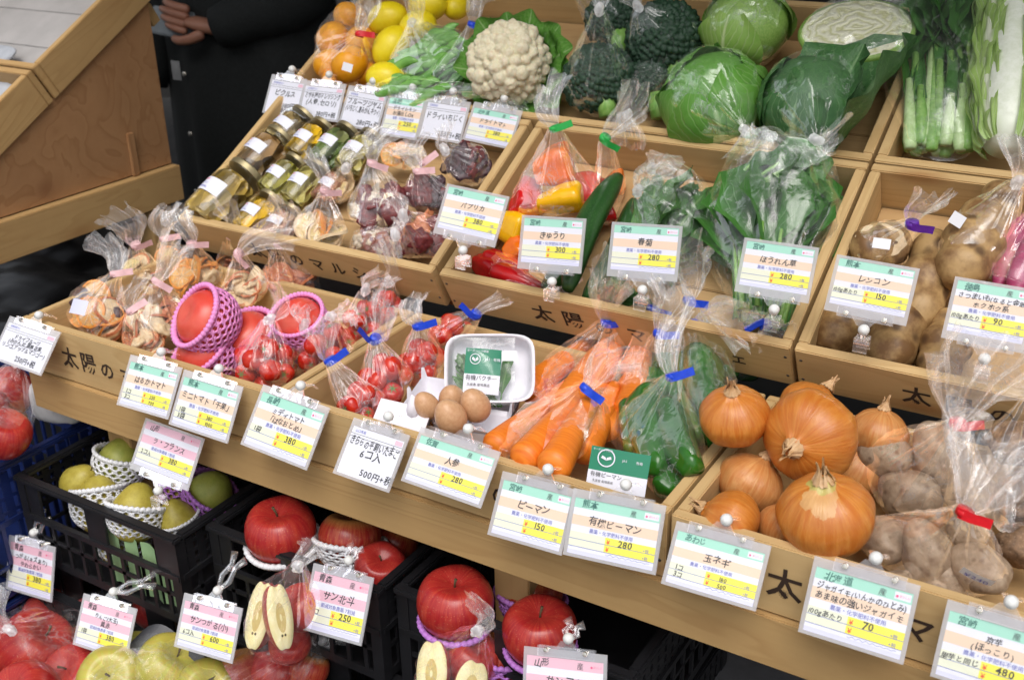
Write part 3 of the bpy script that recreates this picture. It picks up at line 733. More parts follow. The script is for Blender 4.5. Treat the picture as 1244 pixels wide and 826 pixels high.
def card(key, label, style, pref, lines, rows, clip='top', group='handwritten price cards in clear sleeves'):
    c, X, Y, w, h = CARDS[key]
    R = xybasis(X, Y); c = Vector(c)
    t = thing('price_card', label, 'price card', c, group)
    T = lambda m, n, dz=0: put(n, m, t, c + R @ Vector((0, 0, dz)), R)
    rr = random.Random(hash_(key))
    top = .008 if clip != 'bottom' else .003; bot = .003 if clip != 'bottom' else .008
    x0, x1, y0, y1 = -w / 2 + .0035, w / 2 - .0035, -h / 2 + bot, h / 2 - top
    pw, ph = x1 - x0, y1 - y0
    X_ = lambda f: x0 + f * pw
    Y_ = lambda f: y1 - f * ph
    mb = MB(); mb.box((x0, y0, -.0003), (x1, y1, 0), 0)
    def rect(fx0, fx1, fy0, fy1, mi, z=.00012): mb.add(([(X_(fx0), Y_(fy1), z), (X_(fx1), Y_(fy1), z), (X_(fx1), Y_(fy0), z), (X_(fx0), Y_(fy0), z)], [(0, 1, 2, 3)]), mi)
    tx = MB()
    def line(fy): tx.add(([(X_(0), Y_(fy + .008), .0003), (X_(1), Y_(fy + .008), .0003), (X_(1), Y_(fy), .0003), (X_(0), Y_(fy), .0003)], [(0, 1, 2, 3)]), 0 if style == 'white' else 2)
    if style in ('mint', 'pink'):
        hd, nb = (1, 2) if style == 'mint' else (6, 6)
        rect(0, 1, .0, .17, hd); rect(0, 1, .30, .48, nb)
        rect(0, .42, .60, .86, 4); rect(.42, 1, .60, .86, 3); rect(0, 1, .93, 1, 5); rect(.82, .985, .03, .14, 0 if style == 'mint' else 6, .00022)
        text(tx, pref, X_(.09), Y_(.145), ph * .15, 4 if style == 'mint' else 0, hand=1); text(tx, '産', X_(.66), Y_(.14), ph * .12, 0)
        text(tx, '●', X_(.83), Y_(.115), ph * .055, 3); text(tx, 'おいしい', X_(.87), Y_(.105), ph * .05, 3, width=pw * .11)
        text(tx, '農薬・化学肥料不使用' if style == 'mint' else '節減対象農薬 7割減', X_(.22), Y_(.575), ph * .085, 2, width=pw * .62)
        for r in range(2):
            yy = .715 + r * .13
            text(tx, '¥', X_(.44), Y_(yy), ph * .11, 1, hand=.6)
            text(tx, '+税', X_(.86), Y_(yy + .005), ph * .07, 2)
            if r < len(rows):
                q, pr = rows[r]
                if q: text(tx, q, X_(.06 if len(q) < 4 else .0), Y_(yy), ph * (.13 if len(q) < 4 else .11), 0, hand=.9, width=pw * .40)
                text(tx, pr, X_(.57), Y_(yy + .005), ph * (.165 if len(rows) == 1 else .112), 0, hand=.5)
        line(.725); line(.86)
        # signature scribble on the bottom strip
        pts = [(X_(.45 + .5 * k / 40), Y_(.905 + .014 * sin(k * 1.1) * (1 if k < 22 else .5)), .0003) for k in range(41)]
        for a, b in zip(pts, pts[1:]): tx.add(([a, b, (b[0], b[1] + .0003, b[2]), (a[0], a[1] + .0003, a[2])], [(0, 1, 2, 3)]), 2)
        ys = (.42,) if len(lines) == 1 else (.31, .46)
        for l, y in zip(lines, ys): text(tx, l, X_(.5), Y_(y), ph * (.17 if len(lines) == 1 else .13), 0, hand=1, align='C', width=pw * .92)
    else:
        text(tx, pref, X_(.06), Y_(.10), ph * .07, 2); line(.14); line(.20)
        rect(.84, .98, .03, .12, 6)
        n = len(lines)
        for i, l in enumerate(lines): text(tx, l, X_(.5), Y_(.36 + i * (.42 / max(n, 1)) + (.08 if n == 1 else 0)), ph * (.21 if n < 3 else .15), 0, hand=.9, align='C', width=pw * .95)
        for i, (q, pr) in enumerate(rows):
            yy = .93 if len(rows) == 1 else .80 + i * .16
            text(tx, (q + ' ' if q else '') + pr, X_(.42 if not q else .30), Y_(yy), ph * .19, 0, hand=.5, width=pw * .66)
    T(mb.mesh('card_paper', CM), 'paper'); T(tx.mesh('card_lettering', TM), 'lettering')
    # sleeve: a clear front and a milky welded border
    s = MB(); bw = .0036
    for a, b in (((-w / 2, -h / 2), (w / 2, y0)), ((-w / 2, y1), (w / 2, h / 2)), ((-w / 2, y0), (x0, y1)), ((x1, y0), (w / 2, y1))):
        s.box((a[0], a[1], -.0009), (b[0], b[1], .0008))
    T(s.mesh('sleeve_border', [MILKY]), 'sleeve_border')
    n = 8
    T(mesh('sleeve_window', *grid_vf(lambda u, v: (x0 + pw * u, y0 + ph * v, .0011 + .0012 * sin(pi * u) * sin(pi * v) * (1 + nz(u * 3, v * 3, hash_(key) * .1))), n, n), [SLEEVE]), 'sleeve')
    # clip
    cl = MB(); sgn = 1 if clip != 'bottom' else -1
    ye = h / 2 * sgn; cx = w * rr.uniform(-.02, .06)
    lo, hi = sorted((ye - .007 * sgn, ye + .003 * sgn))
    cl.box((cx - w * .34, lo, .0012), (cx + w * .34, hi, .0030)); cl.box((cx - w * .34, lo, -.0030), (cx + w * .34, hi, -.0012))
    cl.add(([(cx - .013, ye, .0016), (cx + .013, ye, .0016), (cx + .006, ye + .009 * sgn, .0016), (cx - .006, ye + .009 * sgn, .0016), (cx - .013, ye, -.0016), (cx + .013, ye, -.0016), (cx + .006, ye + .009 * sgn, -.0016), (cx - .006, ye + .009 * sgn, -.0016)], box_vf((0, 0, 0), (1, 1, 1))[1]))
    T(cl.mesh('card_clip', [CLEAR]), 'clip')
    for s_ in (-1, 1):
        T(bpy.data.meshes.get('clip_rivet') or mesh('clip_rivet', *lathe_vf([(.0026, -.0042), (.0026, .0042), (.0021, .0048), (.0009, .005)], 14), [METAL], True, sharp=40), 'rivet').matrix_basis = Matrix.Translation(c + R @ Vector((cx + s_ * w * .235, ye - .001 * sgn, 0))) @ R.to_4x4()
    kp = c + R @ Vector((cx + .002, ye + .012 * sgn, .001))
    kn = bpy.data.meshes.get('clip_ball') or mesh('clip_ball', *lathe_vf([(.0, -.0056), (.0035, -.005), (.0054, -.002), (.0056, .0015), (.0038, .0045), (.0, .0056)], 16), [KNOB])
    put('ball_joint', kn, t, kp, R @ Matrix.Rotation(.4, 3, 'X'))
    # the clamp that grips the board or rim
    if clip == 'top':
        q = kp + Vector((0, .006, -.001)); a = MB()
        for s_ in (-1, 1): a.add(tube_vf([(s_ * .003, -.002, 0), (s_ * .006, .006, -.002), (s_ * .0055, .014, -.010)], [.0025, .003, .0022], 8, .5))
        put('clamp', a.mesh('clip_clamp', [CLEAR], True), t, q)
    elif clip == 'bottom':
        a = MB(); d = .020
        SB = Matrix.Scale(.72, 4)
        a.add(tube_vf([(0, 0, 0), (0, -.001, -.012)], .0032, 8)); a.box((-.0095, -.011, -.030), (.0095, -.008, -.010)); a.box((-.0095, .006, -.030), (.0095, .009, -.010))
        a.box((-.0095, -.0079, -.0135), (.0095, .0059, -.0105)); a.add(tube_vf([(-.010, -.002, -.019), (.010, -.002, -.019)], .003, 8))
        a.V = [tuple(SB @ Vector(v)) for v in a.V]; put('clamp', a.mesh('clip_clamp', [CLEAR], False), t, kp)
    elif clip == 'wing':
        up = WINGS.get(key, (0, .02, .035)); d = Vector(up); a = MB()
        dn = d.normalized(); sx = Vector((1, 0, 0)).cross(dn).normalized(); sy = dn.cross(sx)
        for s_ in (-1, 1):
            a.add(tube_vf([(0, 0, 0), tuple(d * .35 + sy * s_ * .007), tuple(d * .7 + sy * s_ * .0035), tuple(d + sy * s_ * .010)], [.003, .0042, .0038, .0055], 8, .35, up=tuple(sx)))
        a.add(tube_vf([tuple(d * .62 - sx * .005), tuple(d * .62 + sx * .005)], .003, 8))
        put('clamp', a.mesh('clip_clamp', [CLEAR], True), t, kp)
    return t
CARDS = {
    'dry': ((-0.4577, -0.275, -0.0894), (1.0, -0.009, -0.01), (0.013, 0.661, 0.75), 0.1006, 0.0596),
    'haruka': ((-0.2311, -0.275, -0.0918), (1.0, 0.016, 0.025), (-0.03, 0.547, 0.837), 0.0858, 0.0623),
    'mini': ((-0.139, -0.275, -0.0936), (1.0, 0.001, 0.003), (-0.003, 0.53, 0.848), 0.0928, 0.066),
    'midi': ((-0.0183, -0.275, -0.0874), (0.999, -0.019, -0.038), (0.042, 0.603, 0.797), 0.0967, 0.0709),
    'egg': ((0.1006, -0.275, -0.0882), (1.0, -0.011, -0.011), (0.016, 0.65, 0.76), 0.0739, 0.0622),
    'carrot': ((0.2008, -0.275, -0.0729), (1.0, -0.021, -0.008), (0.02, 0.647, 0.762), 0.0965, 0.058),
    'piman': ((0.2943, -0.275, -0.096), (0.999, 0.027, 0.032), (-0.041, 0.561, 0.827), 0.0813, 0.0633),
    'upiman': ((0.3819, -0.275, -0.087), (0.996, 0.05, 0.08), (-0.094, 0.505, 0.858), 0.0926, 0.0626),
    'onion': ((0.4813, -0.275, -0.0894), (0.999, 0.015, 0.03), (-0.033, 0.603, 0.797), 0.0875, 0.0573),
    'potato': ((0.6062, -0.275, -0.088), (1.0, 0.024, 0.002), (-0.013, 0.474, 0.881), 0.0861, 0.0651),
    'kyoimo': ((0.7104, -0.275, -0.0902), (0.999, 0.034, -0.016), (-0.0, 0.427, 0.904), 0.079, 0.0632),
    'lafrance': ((-0.2078, -0.285, -0.1719), (1.0, -0.003, -0.012), (0.012, 0.559, 0.829), 0.0991, 0.064),
    'tsugaru': ((-0.4626, -0.335, -0.3994), (0.994, 0.059, 0.088), (-0.104, 0.367, 0.924), 0.0918, 0.075),
    'ringo': ((-0.265, -0.375, -0.3903), (0.995, 0.071, 0.073), (-0.099, 0.533, 0.84), 0.0916, 0.064),
    'sanfuji': ((-0.0861, -0.365, -0.3256), (0.994, 0.073, 0.082), (-0.108, 0.527, 0.843), 0.0875, 0.0621),
    'hokuto': ((0.0555, -0.3, -0.2806), (0.995, 0.062, 0.082), (-0.103, 0.53, 0.842), 0.0827, 0.0746),
    'yamagata': ((0.3439, -0.3, -0.2699), (0.974, 0.136, 0.184), (-0.227, 0.475, 0.85), 0.0894, 0.0712),
    'pickle': ((-0.4451, 0.235, 0.1313), (1.0, -0.01, -0.02), (0.022, 0.476, 0.879), 0.0715, 0.062),
    'carrotpickle': ((-0.3711, 0.235, 0.1312), (1.0, 0.001, 0.017), (-0.016, 0.471, 0.882), 0.0802, 0.0584),
    'jam': ((-0.2915, 0.235, 0.1279), (0.999, -0.02, -0.041), (0.046, 0.482, 0.875), 0.0752, 0.0617),
    'nuts': ((-0.2185, 0.235, 0.1252), (1.0, -0.01, -0.009), (0.012, 0.489, 0.872), 0.068, 0.0648),
    'fig': ((-0.1462, 0.235, 0.1272), (1.0, -0.008, -0.017), (0.019, 0.467, 0.884), 0.0747, 0.0601),
    'drytomato': ((-0.0654, 0.235, 0.1283), (0.998, -0.031, -0.05), (0.059, 0.522, 0.851), 0.0804, 0.0558),
    'paprika': ((0.0513, 0.0, 0.0848), (0.999, -0.022, -0.033), (0.04, 0.506, 0.861), 0.0888, 0.0621),
    'kyuri': ((0.1612, 0.0, 0.0674), (0.995, 0.041, 0.09), (-0.098, 0.372, 0.923), 0.0825, 0.0624),
    'shungiku': ((0.2777, 0.0, 0.0787), (0.995, 0.038, 0.089), (-0.097, 0.377, 0.921), 0.083, 0.0603),
    'spinach': ((0.4264, 0.0, 0.0846), (1.0, 0.01, 0.024), (-0.026, 0.43, 0.902), 0.0785, 0.0571),
    'renkon': ((0.5235, 0.0, 0.0818), (1.0, -0.01, -0.005), (0.009, 0.467, 0.884), 0.0808, 0.0571),
    'imo': ((0.6341, 0.0, 0.0784), (1.0, -0.009, 0.004), (0.001, 0.466, 0.885), 0.0742, 0.06),
}
WINGS = {'tsugaru': (.022, .012, .030), 'ringo': (.045, .030, .016), 'sanfuji': (.012, .030, .034), 'hokuto': (0, .015, .01), 'yamagata': (0, .015, .01)}
card('dry', 'white card for dried fruit at 250 yen, at the left end of the lower crates', 'white', '長崎県産など', ['ドライフルーツ', '(みかん,柿,黒無花果,', 'リンゴ,アップルマンゴー)'], [('', '250円+税')])
card('haruka', 'mint striped card priced 250 and 700, second from the left on the lower crates', 'mint', '熊本', ['はるかトマト'], [('1コ', '250'), ('3コ', '700')])
card('mini', 'mint striped card priced 380 and 1000 below the pink netted tomatoes', 'mint', '熊本', ['ミニトマト「千果」'], [('1袋', '380'), ('3袋', '1000')])
card('midi', 'mint striped card priced 380 in front of the bagged small tomatoes', 'mint', '長崎', ['ミディトマト', '「はなおとめ」'], [('1袋', '380')])
card('egg', 'plain white 500 yen card in front of the eggs', 'white', '山口県産', ['きららの平飼いたまご', '6コ入'], [('', '500円+税')])
card('carrot', 'tilted mint striped card priced 280 in front of the carrots', 'mint', '佐賀', ['人参'], [('', '280')])
card('piman', 'mint striped card priced 150, left half of the pair below the green peppers', 'mint', '宮崎', ['ピーマン'], [('', '150')])
card('upiman', 'mint striped card priced 280, right half of the pair below the green peppers', 'mint', '熊本', ['有機ピーマン'], [('', '280')])
card('onion', 'mint striped card priced 180 and 500 in front of the onions', 'mint', 'あわじ', ['玉ネギ'], [('1コ', '180'), ('3コ', '500')])
card('potato', 'mint striped card priced 70 per 100 g in front of the potatoes', 'mint', '北海道', ['ジャガイモ(いんかのひとみ)', 'あま味の強いジャガイモ'], [('100gあたり', '70')])
card('kyoimo', 'mint striped card priced 480 at the right end of the lower crates', 'mint', '宮崎', ['京芋', '(ほっこり)'], [('里芋と同じ', '480')])
card('lafrance', 'pink striped card priced 380 clipped below, hanging over the pears under the shelf', 'pink', '山形', ['ラ・フランス'], [('2コ入', '380')], 'bottom')
card('tsugaru', 'pink striped card priced 380 at the far left, hanging from the pear crate', 'pink', '青森', ['つがる(キズあり)', 'やわらかい'], [('', '380')], 'wing')
card('ringo', 'pink striped card priced 380 just above the yellow green apples', 'pink', '青森', ['りんご(大玉)', '黄,赤'], [('1袋', '380')], 'wing')
card('sanfuji', 'pink striped card priced 600 hanging left of the halved apple bag', 'pink', '青森', ['サンつがる(小)'], [('6コ入', '600')], 'wing')
card('hokuto', 'pink striped card priced 250 hanging right of the halved apple bag', 'pink', '青森', ['サン北斗'], [('1コ', '250')], 'wing')
card('yamagata', 'pink striped card cut by the photo bottom, before two shiny apples', 'pink', '山形', ['サンフジ'], [('1コ', '300')], 'wing')
card('pickle', 'white card with two prices, leftmost above the pickle jars', 'white', '宮崎県産など', ['ピクルス'], [('中', '380円'), ('大', '800円')])
card('carrotpickle', 'white 380 yen card above the jars, second from the left', 'white', '山形県産など', ['ミサキ屋のドレッシング', '(人参,セロリ)'], [('', '380円+税')])
card('jam', 'white 280 yen jam card, third from the left above the jars', 'white', '長崎県産', ['フルーツジャム', '(いちじく,夏みかん,キウイ)'], [('', '280円+税')])
card('nuts', 'mint striped card priced 250 between two white cards of the top row', 'mint', '長崎', ['ドライレモン', 'お湯出しOK'], [('', '250')])
card('fig', 'white 250 yen card between two mint striped cards of the top row', 'white', '宮崎県産', ['ドライいちじく'], [('', '250円+税')])
card('drytomato', 'mint striped card priced 380, rightmost of the top row above the jars', 'mint', '北海道', ['ドライトマト'], [('', '380')])
card('paprika', 'mint striped card priced 380 on a stalk beside the paprika', 'mint', '宮崎', ['パプリカ'], [('', '380')], 'bottom')
card('kyuri', 'mint striped card priced 300 in front of the cucumbers', 'mint', '宮崎', ['きゅうり'], [('', '300')], 'bottom')
card('shungiku', 'mint striped card priced 280 in front of the chrysanthemum greens', 'mint', '宮崎', ['春菊'], [('', '280')], 'bottom')
card('spinach', 'mint striped card priced 280 in front of the spinach', 'mint', '宮崎', ['ほうれん草'], [('', '280')], 'bottom')
card('renkon', 'mint striped card priced 150 per 100 g in front of the lotus roots', 'mint', '熊本', ['レンコン'], [('100gあたり', '150')], 'bottom')
card('imo', 'mint striped card priced 90 per 100 g at the right edge, above the sweet potatoes', 'mint', '徳島', ['さつまいも(なると金時)', 'ホクホク系'], [('100gあたり', '90')], 'bottom')
# ------------------------------------------------------------------ loose produce
def P3(F, px, py, w): return spot(F, px, py, w)
FC = lambda p: (Vector(CAMPOS) - Vector([float(a) for a in p])).normalized()
def onion(px, py, rpx, w, axis, mk, label, spin=0):
    p = P3(F1, px, py, w); r = rad(p, rpx)
    t = thing('onion', label, 'onion', p, 'loose onions heaped in the crate')
    put('bulb', M_(mk), t, p, basis(axis, spin), r); put('dry_neck', M_('neck'), t, p, basis(axis, spin), r)
    return t
onion(892, 503, 43, .050, (-.05, -.25, 1), 'onion3', 'left onion of the top layer, its papery neck standing straight up', 1)
onion(983, 531, 58, .040, (-.12, -.95, .12), 'onion0', 'biggest onion, sitting at the back middle of the heap', 2)
onion(1003, 622, 59, .020, (-.1, -.15, 1), 'onion1', 'large front onion with a torn skin showing pale green flesh', 0)
onion(913, 584, 41, -.012, (.3, .4, .8), 'onion2', 'pale streaked onion in the middle of the heap against the left board')
onion(884, 634, 42, -.012, (-.95, -.1, .35), 'onion3', 'front left onion with its neck pointing left, behind the 180 yen card')
onion(957, 643, 37, -.022, (.2, .6, .6), 'onion2', 'onion wedged under the large front onion on its left')
onion(1068, 523, 35, .018, (.05, .2, 1), 'onion2', 'small onion at the back right of the heap beside the potato bag')
onion(985, 497, 40, .025, (.3, .6, .6), 'onion0', 'onion mostly hidden behind the biggest onion')
onion(1045, 566, 36, -.02, (.3, -.2, .9), 'onion2', 'onion low between the heap and the bagged potatoes')

def lumps(t, F, items, name=None):
    """items: (mesh key, px, py, w, size tuple in metres, axis, spin) -> parts plus the points a bag must enclose"""
    pts = []
    for k, px, py, w, s, ax, sp in items:
        p = P3(F, px, py, w) if F is not None else np.array(px)
        R = basis(ax, sp) if not isinstance(ax, Matrix) else ax
        o = put(name or k_name(k), M_(k), t, p, R, s)
        pts += hullpts(p, R, tuple(a * b for a, b in zip(EXT.get(k, (1, 1, 1)), s if isinstance(s, (tuple, list)) else (s,) * 3)))
    return pts
EXT = {'carrot': (.2, .2, 1), 'carrot2': (.2, .2, 1), 'gpep': (.6, .55, 1), 'gpep2': (.5, .5, 1), 'ypep': (.72, .65, 1), 'rpep': (.52, .48, 1), 'opep': (.9, .85, 1), 'rpepw': (.85, .8, 1), 'lotus': (.55, .5, 1), 'cuke': (.2, .14, 1), 'sweet': (.3, .25, 1), 'potato': (1.05, .85, .78), 'potato2': (1.05, .85, .78), 'taro': (1.05, .9, .85)}
KN = {'tomato': 'tomato', 'momo': 'tomato', 'apple': 'apple', 'apple2': 'apple', 'appley': 'apple', 'potato': 'potato', 'potato2': 'potato', 'carrot': 'carrot', 'carrot2': 'carrot', 'gpep': 'green_pepper', 'gpep2': 'green_pepper',
      'opep': 'paprika', 'ypep': 'paprika', 'rpep': 'paprika', 'rpepw': 'paprika', 'orange': 'mandarin', 'lemon': 'lemon', 'lotus': 'lotus_root', 'taro': 'taro', 'sweet': 'sweet_potato', 'cuke': 'cucumber', 'stem': 'stem', 'calyx': 'calyx', 'egg': 'egg', 'pear': 'pear', 'pearg': 'pear'}
def k_name(k): return KN[k]
def between(F, a, b, wa, wb):
    """centre, axis and half length of something lying between two pixels"""
    A = Vector(P3(F, *a, wa)); B = Vector(P3(F, *b, wb)); return (A + B) / 2, (B - A).normalized(), (B - A).length / 2

# potatoes in two bags, a third bag of taro
def potato_bag(label, items, neck, tail, tw, seed, tapedir=1, sticker=None, F=F1):
    t = thing('potato_bag', label, 'bag of potatoes', P3(F, items[0][1], items[0][2], -.05))
    pts = lumps(t, F, [(('potato', 'potato2')[i % 2], px, py, w, rad(P3(F, px, py, w), r), ax, i * 1.3) for i, (_, px, py, w, r, ax) in enumerate(items)])
    n = P3(F, *neck); bag(t, pts, n, P3(F, *tail), tw, TAPE_R, seed=seed, tape_dir=tapedir, pleat=.45)
    return t, n
t, _ = potato_bag('bag of potatoes with a red tape, standing behind the other red taped bag', [(0, 1076, 552, .0, 36, (.1, .2, 1)), (0, 1140, 560, .005, 46, (1, 0, .2)), (0, 1105, 600, -.015, 42, (0, 1, .3)), (0, 1180, 600, -.01, 40, (.3, 0, 1))], (1163, 514, .085), (1178, 408, .17), .10, 3)
t, _ = potato_bag('bag of potatoes with a red tape and a small price sticker, at the front', [(0, 1075, 655, -.022, 38, (.2, .2, 1)), (0, 1125, 672, -.012, 42, (1, .2, .2)), (0, 1190, 690, -.014, 40, (0, .4, 1)), (0, 1150, 700, -.03, 32, (.6, .5, .3)), (0, 1178, 645, .0, 34, (.6, .5, .3))], (1172, 622, .062), (1232, 535, .13), .10, 5)
p = P3(F1, 1187, 700, .013); put('price_sticker', mesh('price_sticker', *grid_vf(lambda u, v: ((u - .5) * .026, (v - .5) * .014, .0012 * sin(3 * u)), 6, 3), [WHITE]), t, p, xybasis((.95, .1, -.25), (.1, -.6, .9)))
mb = MB(); text(mb, '¥240', -.010, -.004, .009, 0, z=.0018); put('lettering', mb.mesh('sticker_lettering', [P_BLUE]), t, p, xybasis((.95, .1, -.25), (.1, -.6, .9)))
t = thing('taro_bag', 'clear bag of rough brown taro cut by the right edge of the photo', 'bag of taro', P3(F1, 1235, 600, -.05))
pts = lumps(t, F1, [('taro', 1236, 540, .02, rad(P3(F1, 1236, 540, .02), 36), (0, .5, 1), 0), ('taro', 1242, 605, .0, rad(P3(F1, 1242, 605, 0), 40), (0, .2, 1), 2), ('taro', 1246, 665, -.015, rad(P3(F1, 1246, 665, 0), 38), (0, .7, 1), 4), ('taro', 1262, 500, .0, .03, (0, .5, 1), 1)])
bag(t, pts, P3(F1, 1262, 470, .08), P3(F1, 1275, 400, .14), .06, TAPE_R, seed=9)
for i, (x, y, r) in enumerate([(1045, 640, 24), (1092, 708, 22), (1135, 716, 20)]):
    p = P3(F1, x, y, -.035); o = put('potato', M_('potato2'), None, p, rrot(1), rad(p, r))
    tag(o, ['small loose potato beside the large front onion', 'small loose potato just above the 70 yen card', 'loose potato under the front of the stickered potato bag'][i], 'potato', 'loose potatoes')

# carrots
def carrot_bag(label, cs, neck, tail, tw, seed, td=1):
    t = thing('carrot_bag', label, 'bag of carrots', P3(F1, cs[0][0][0], cs[0][0][1], -.045), 'blue taped carrot bags')
    pts = []
    for i, (a, b, w, wpx) in enumerate(cs):
        c, ax, hl = between(F1, a, b, w, w + .015)
        # carrot's thick end (+Z) lies at the first pixel
        k = 'carrot' if i % 2 else 'carrot2'; r = rad(c, wpx) / .18
        R = basis(-ax, i * 2.1); put('carrot', M_(k), t, c, R, (r, r, hl)); pts += hullpts(c, R, (r * .19, r * .19, hl))
    bag(t, pts, P3(F1, *neck), P3(F1, *tail), tw, TAPE_B, seed=seed, tape_dir=td, pleat=.3)
carrot_bag('front bag of four carrots, tape just above the peppers card', [((598, 552), (700, 462), -.024, 19), ((630, 566), (722, 470), -.004, 21), ((664, 574), (728, 478), .0, 22), ((704, 552), (748, 468), -.015, 20), ((640, 530), (730, 455), -.03, 18)], (712, 472, .035), (752, 425, .075), .045, 21, 1)
carrot_bag('bag of carrots lying behind the front one, its tape near the crate lettering', [((640, 482), (722, 405), -.02, 19), ((680, 505), (742, 412), -.005, 20), ((712, 478), (764, 402), -.01, 18), ((660, 500), (735, 430), -.035, 18)], (737, 391, .045), (727, 322, .12), .05, 22, 1)
carrot_bag('rightmost carrot bag with its carrots upright against the peppers', [((735, 530), (772, 440), -.02, 18), ((760, 508), (790, 420), -.01, 19), ((762, 455), (802, 385), -.005, 16)], (793, 375, .055), (812, 318, .11), .045, 23, 1)

# green peppers
def pep_bag(label, ps, neck, tail, tw, seed, green=None, F=F1, tp=TAPE_B):
    t = thing('pepper_bag', label, 'bag of peppers', P3(F, ps[0][0][0], ps[0][0][1], -.045), 'blue taped green pepper bags')
    pts = []
    for i, (a, b, w, wpx) in enumerate(ps):
        c, ax, hl = between(F, a, b, w, w + .012); r = rad(c, wpx) / .5
        k = 'gpep' if i % 2 else 'gpep2'; R = basis(ax, i * 1.7); put('green_pepper', M_(k), t, c, R, (r, r, hl)); pts += hullpts(c, R, (r * .56, r * .56, hl))
        put('stem', M_('stem'), t, c + (R @ Vector((0, 0, hl * .85))), R, .05)
    bag(t, pts, P3(F, *neck), P3(F, *tail), tw, tp, seed=seed, pleat=.4, mat=FILM_D); return t
t = pep_bag('front bag of green peppers with a green printed label inside', [((848, 572), (806, 492), .008, 30), ((800, 570), (782, 480), .0, 27), ((765, 550), (772, 490), -.01, 25), ((800, 600), (836, 560), -.025, 24), ((760, 520), (790, 465), -.02, 22)], (817, 457, .060), (800, 395, .11), .03, 31)
def label_card(t, p, X, Y, w, h, words, small=None):
    """organic label: green header with leaf emblem, white lower part"""
    mb = MB(); R = xybasis(X, Y)
    V, F = grid_vf(lambda u, v: ((u - .5) * w, (v - .5) * h, .003 * sin(pi * u)), 8, 8); mi = [1 if j < 3 else 0 for j in range(7) for i in range(7)]
    put('printed_label', mesh('printed_label', V, F, [P_LABG, P_WHITE], True, mi), t, p, R)
    n = 20
    for k in range(n):
        a = 2 * pi * k / n; b = 2 * pi * (k + 1) / n
        mb.add(([(-w * .22 + cos(q) * r, h * .26 + sin(q) * r, .0032) for q, r in ((a, w * .13), (b, w * .13), (b, w * .15), (a, w * .15))], [(0, 1, 2, 3)]), 0)
    for s in (-1, 1):
        mb.add(([(-w * .22, h * .20, .0034), (-w * .22 + s * w * .09, h * .25, .0034), (-w * .22 + s * w * .07, h * .31, .0034), (-w * .22 + s * .0005, h * .27, .0034)], [(0, 1, 2, 3)]), 0)
    text(mb, 'オーガニック野菜', -w * .46, h * .42, h * .06, 0, z=.0032, width=w * .8)
    text(mb, 'JAS', w * .05, h * .24, h * .08, 0, z=.0034); text(mb, '有機', w * .28, h * .24, h * .08, 0, z=.003)
    text(mb, words, -w * .45, -h * .20, h * .13, 1, z=.0034, width=w * .88); text(mb, '生産者 産地直送', -w * .4, -h * .33, h * .07, 1, z=.0034, width=w * .7)
    put('lettering', mb.mesh('label_lettering', [P_WHITE, P_BLK]), t, p, R)
P_LABG = flat('label_green', (.02, .22, .12), .3)
label_card(t, P3(F1, 751, 572, .008), (1, .25, -.05), (-.1, .45, .9), .058, .040, '有機ピーマン')
pep_bag('bag of green peppers behind, its flared tail towards the spinach card', [((872, 505), (848, 405), .01, 32), ((830, 480), (838, 415), -.005, 26), ((868, 545), (866, 490), -.01, 26), ((850, 540), (840, 480), -.025, 24)], (837, 365, .075), (850, 298, .14), .06, 33)
pep_bag('small bag of dark green peppers nearest the middle crate divider', [((890, 455), (868, 400), .005, 27), ((912, 452), (895, 412), -.01, 24)], (842, 395, .05), (905, 372, .10), .05, 34)
pep_bag('bag of green peppers tucked behind the carrots, tape upright', [((768, 505), (800, 455), -.02, 22), ((805, 475), (818, 415), -.012, 24), ((790, 450), (805, 410), -.02, 20)], (801, 405, .06), (818, 342, .12), .045, 35)

# bags of small tomatoes
def tom_bag(label, px, py, w, rpx, n, neck, tail, tw, seed, tape=TAPE_B, F=F1, knot=False, small=False, tdir=1):
    t = thing('tomato_bag', label, 'bag of tomatoes', P3(F, px, py, -.05), 'bags of small tomatoes')
    c = Vector(P3(F, px, py, w)); R = rad(c, rpx); rr = random.Random(seed); pts = []
    r1 = R * (.40 if not small else .32); k = 0
    for d in dirs(n):
        q = c + Vector(d) * (R - r1) * rr.uniform(.85, 1.02); 
        if q.z < F[0][2] - .058 + r1: q.z = F[0][2] - .058 + r1 + rr.uniform(0, .004)
        RR = basis((rr.uniform(-1, 1), rr.uniform(-1, .2), rr.uniform(-.2, 1)), 0); rs = r1 * rr.uniform(.9, 1.06)
        put('tomato', M_('tomato'), t, q, RR, rs); pts += hullpts(q, RR, rs)
        if rr.random() < .6: put('calyx', M_('calyx'), t, q + RR @ Vector((0, 0, rs * .72)), RR, rs * 1.1)
    bag(t, pts, P3(F, *neck), P3(F, *tail), tw, tape, seed=seed, knot=knot, pleat=.4, tape_dir=tdir); return t
tom_bag('tomato bag with a twisted blue tape, front left of the middle crate', 438, 492, -.018, 34, 8, (401, 438, .03), (376, 398, .07), .035, 41)
tom_bag('tomato bag with a slanting blue tape above the egg card', 468, 462, -.012, 38, 8, (456, 412, .035), (482, 385, .075), .03, 42, tdir=-1)
tom_bag('tomato bag with a straight blue tape left of the egg carton lid', 512, 440, -.012, 34, 8, (508, 396, .035), (497, 366, .065), .03, 43)
tom_bag('tomato bag behind the egg carton with a brush like tail', 548, 408, -.015, 32, 8, (578, 382, .03), (597, 358, .06), .018, 44, tdir=-1)
tom_bag('tomato bag with a white knot, right of the lower netted tomato', 322, 442, -.005, 42, 12, (327, 388, .045), (352, 368, .07), .025, 45, None, knot=True, small=True)
tom_bag('tomato bag with a white knot, against the crate divider', 398, 425, -.005, 42, 12, (402, 384, .045), (440, 378, .07), .025, 46, None, knot=True, small=True)
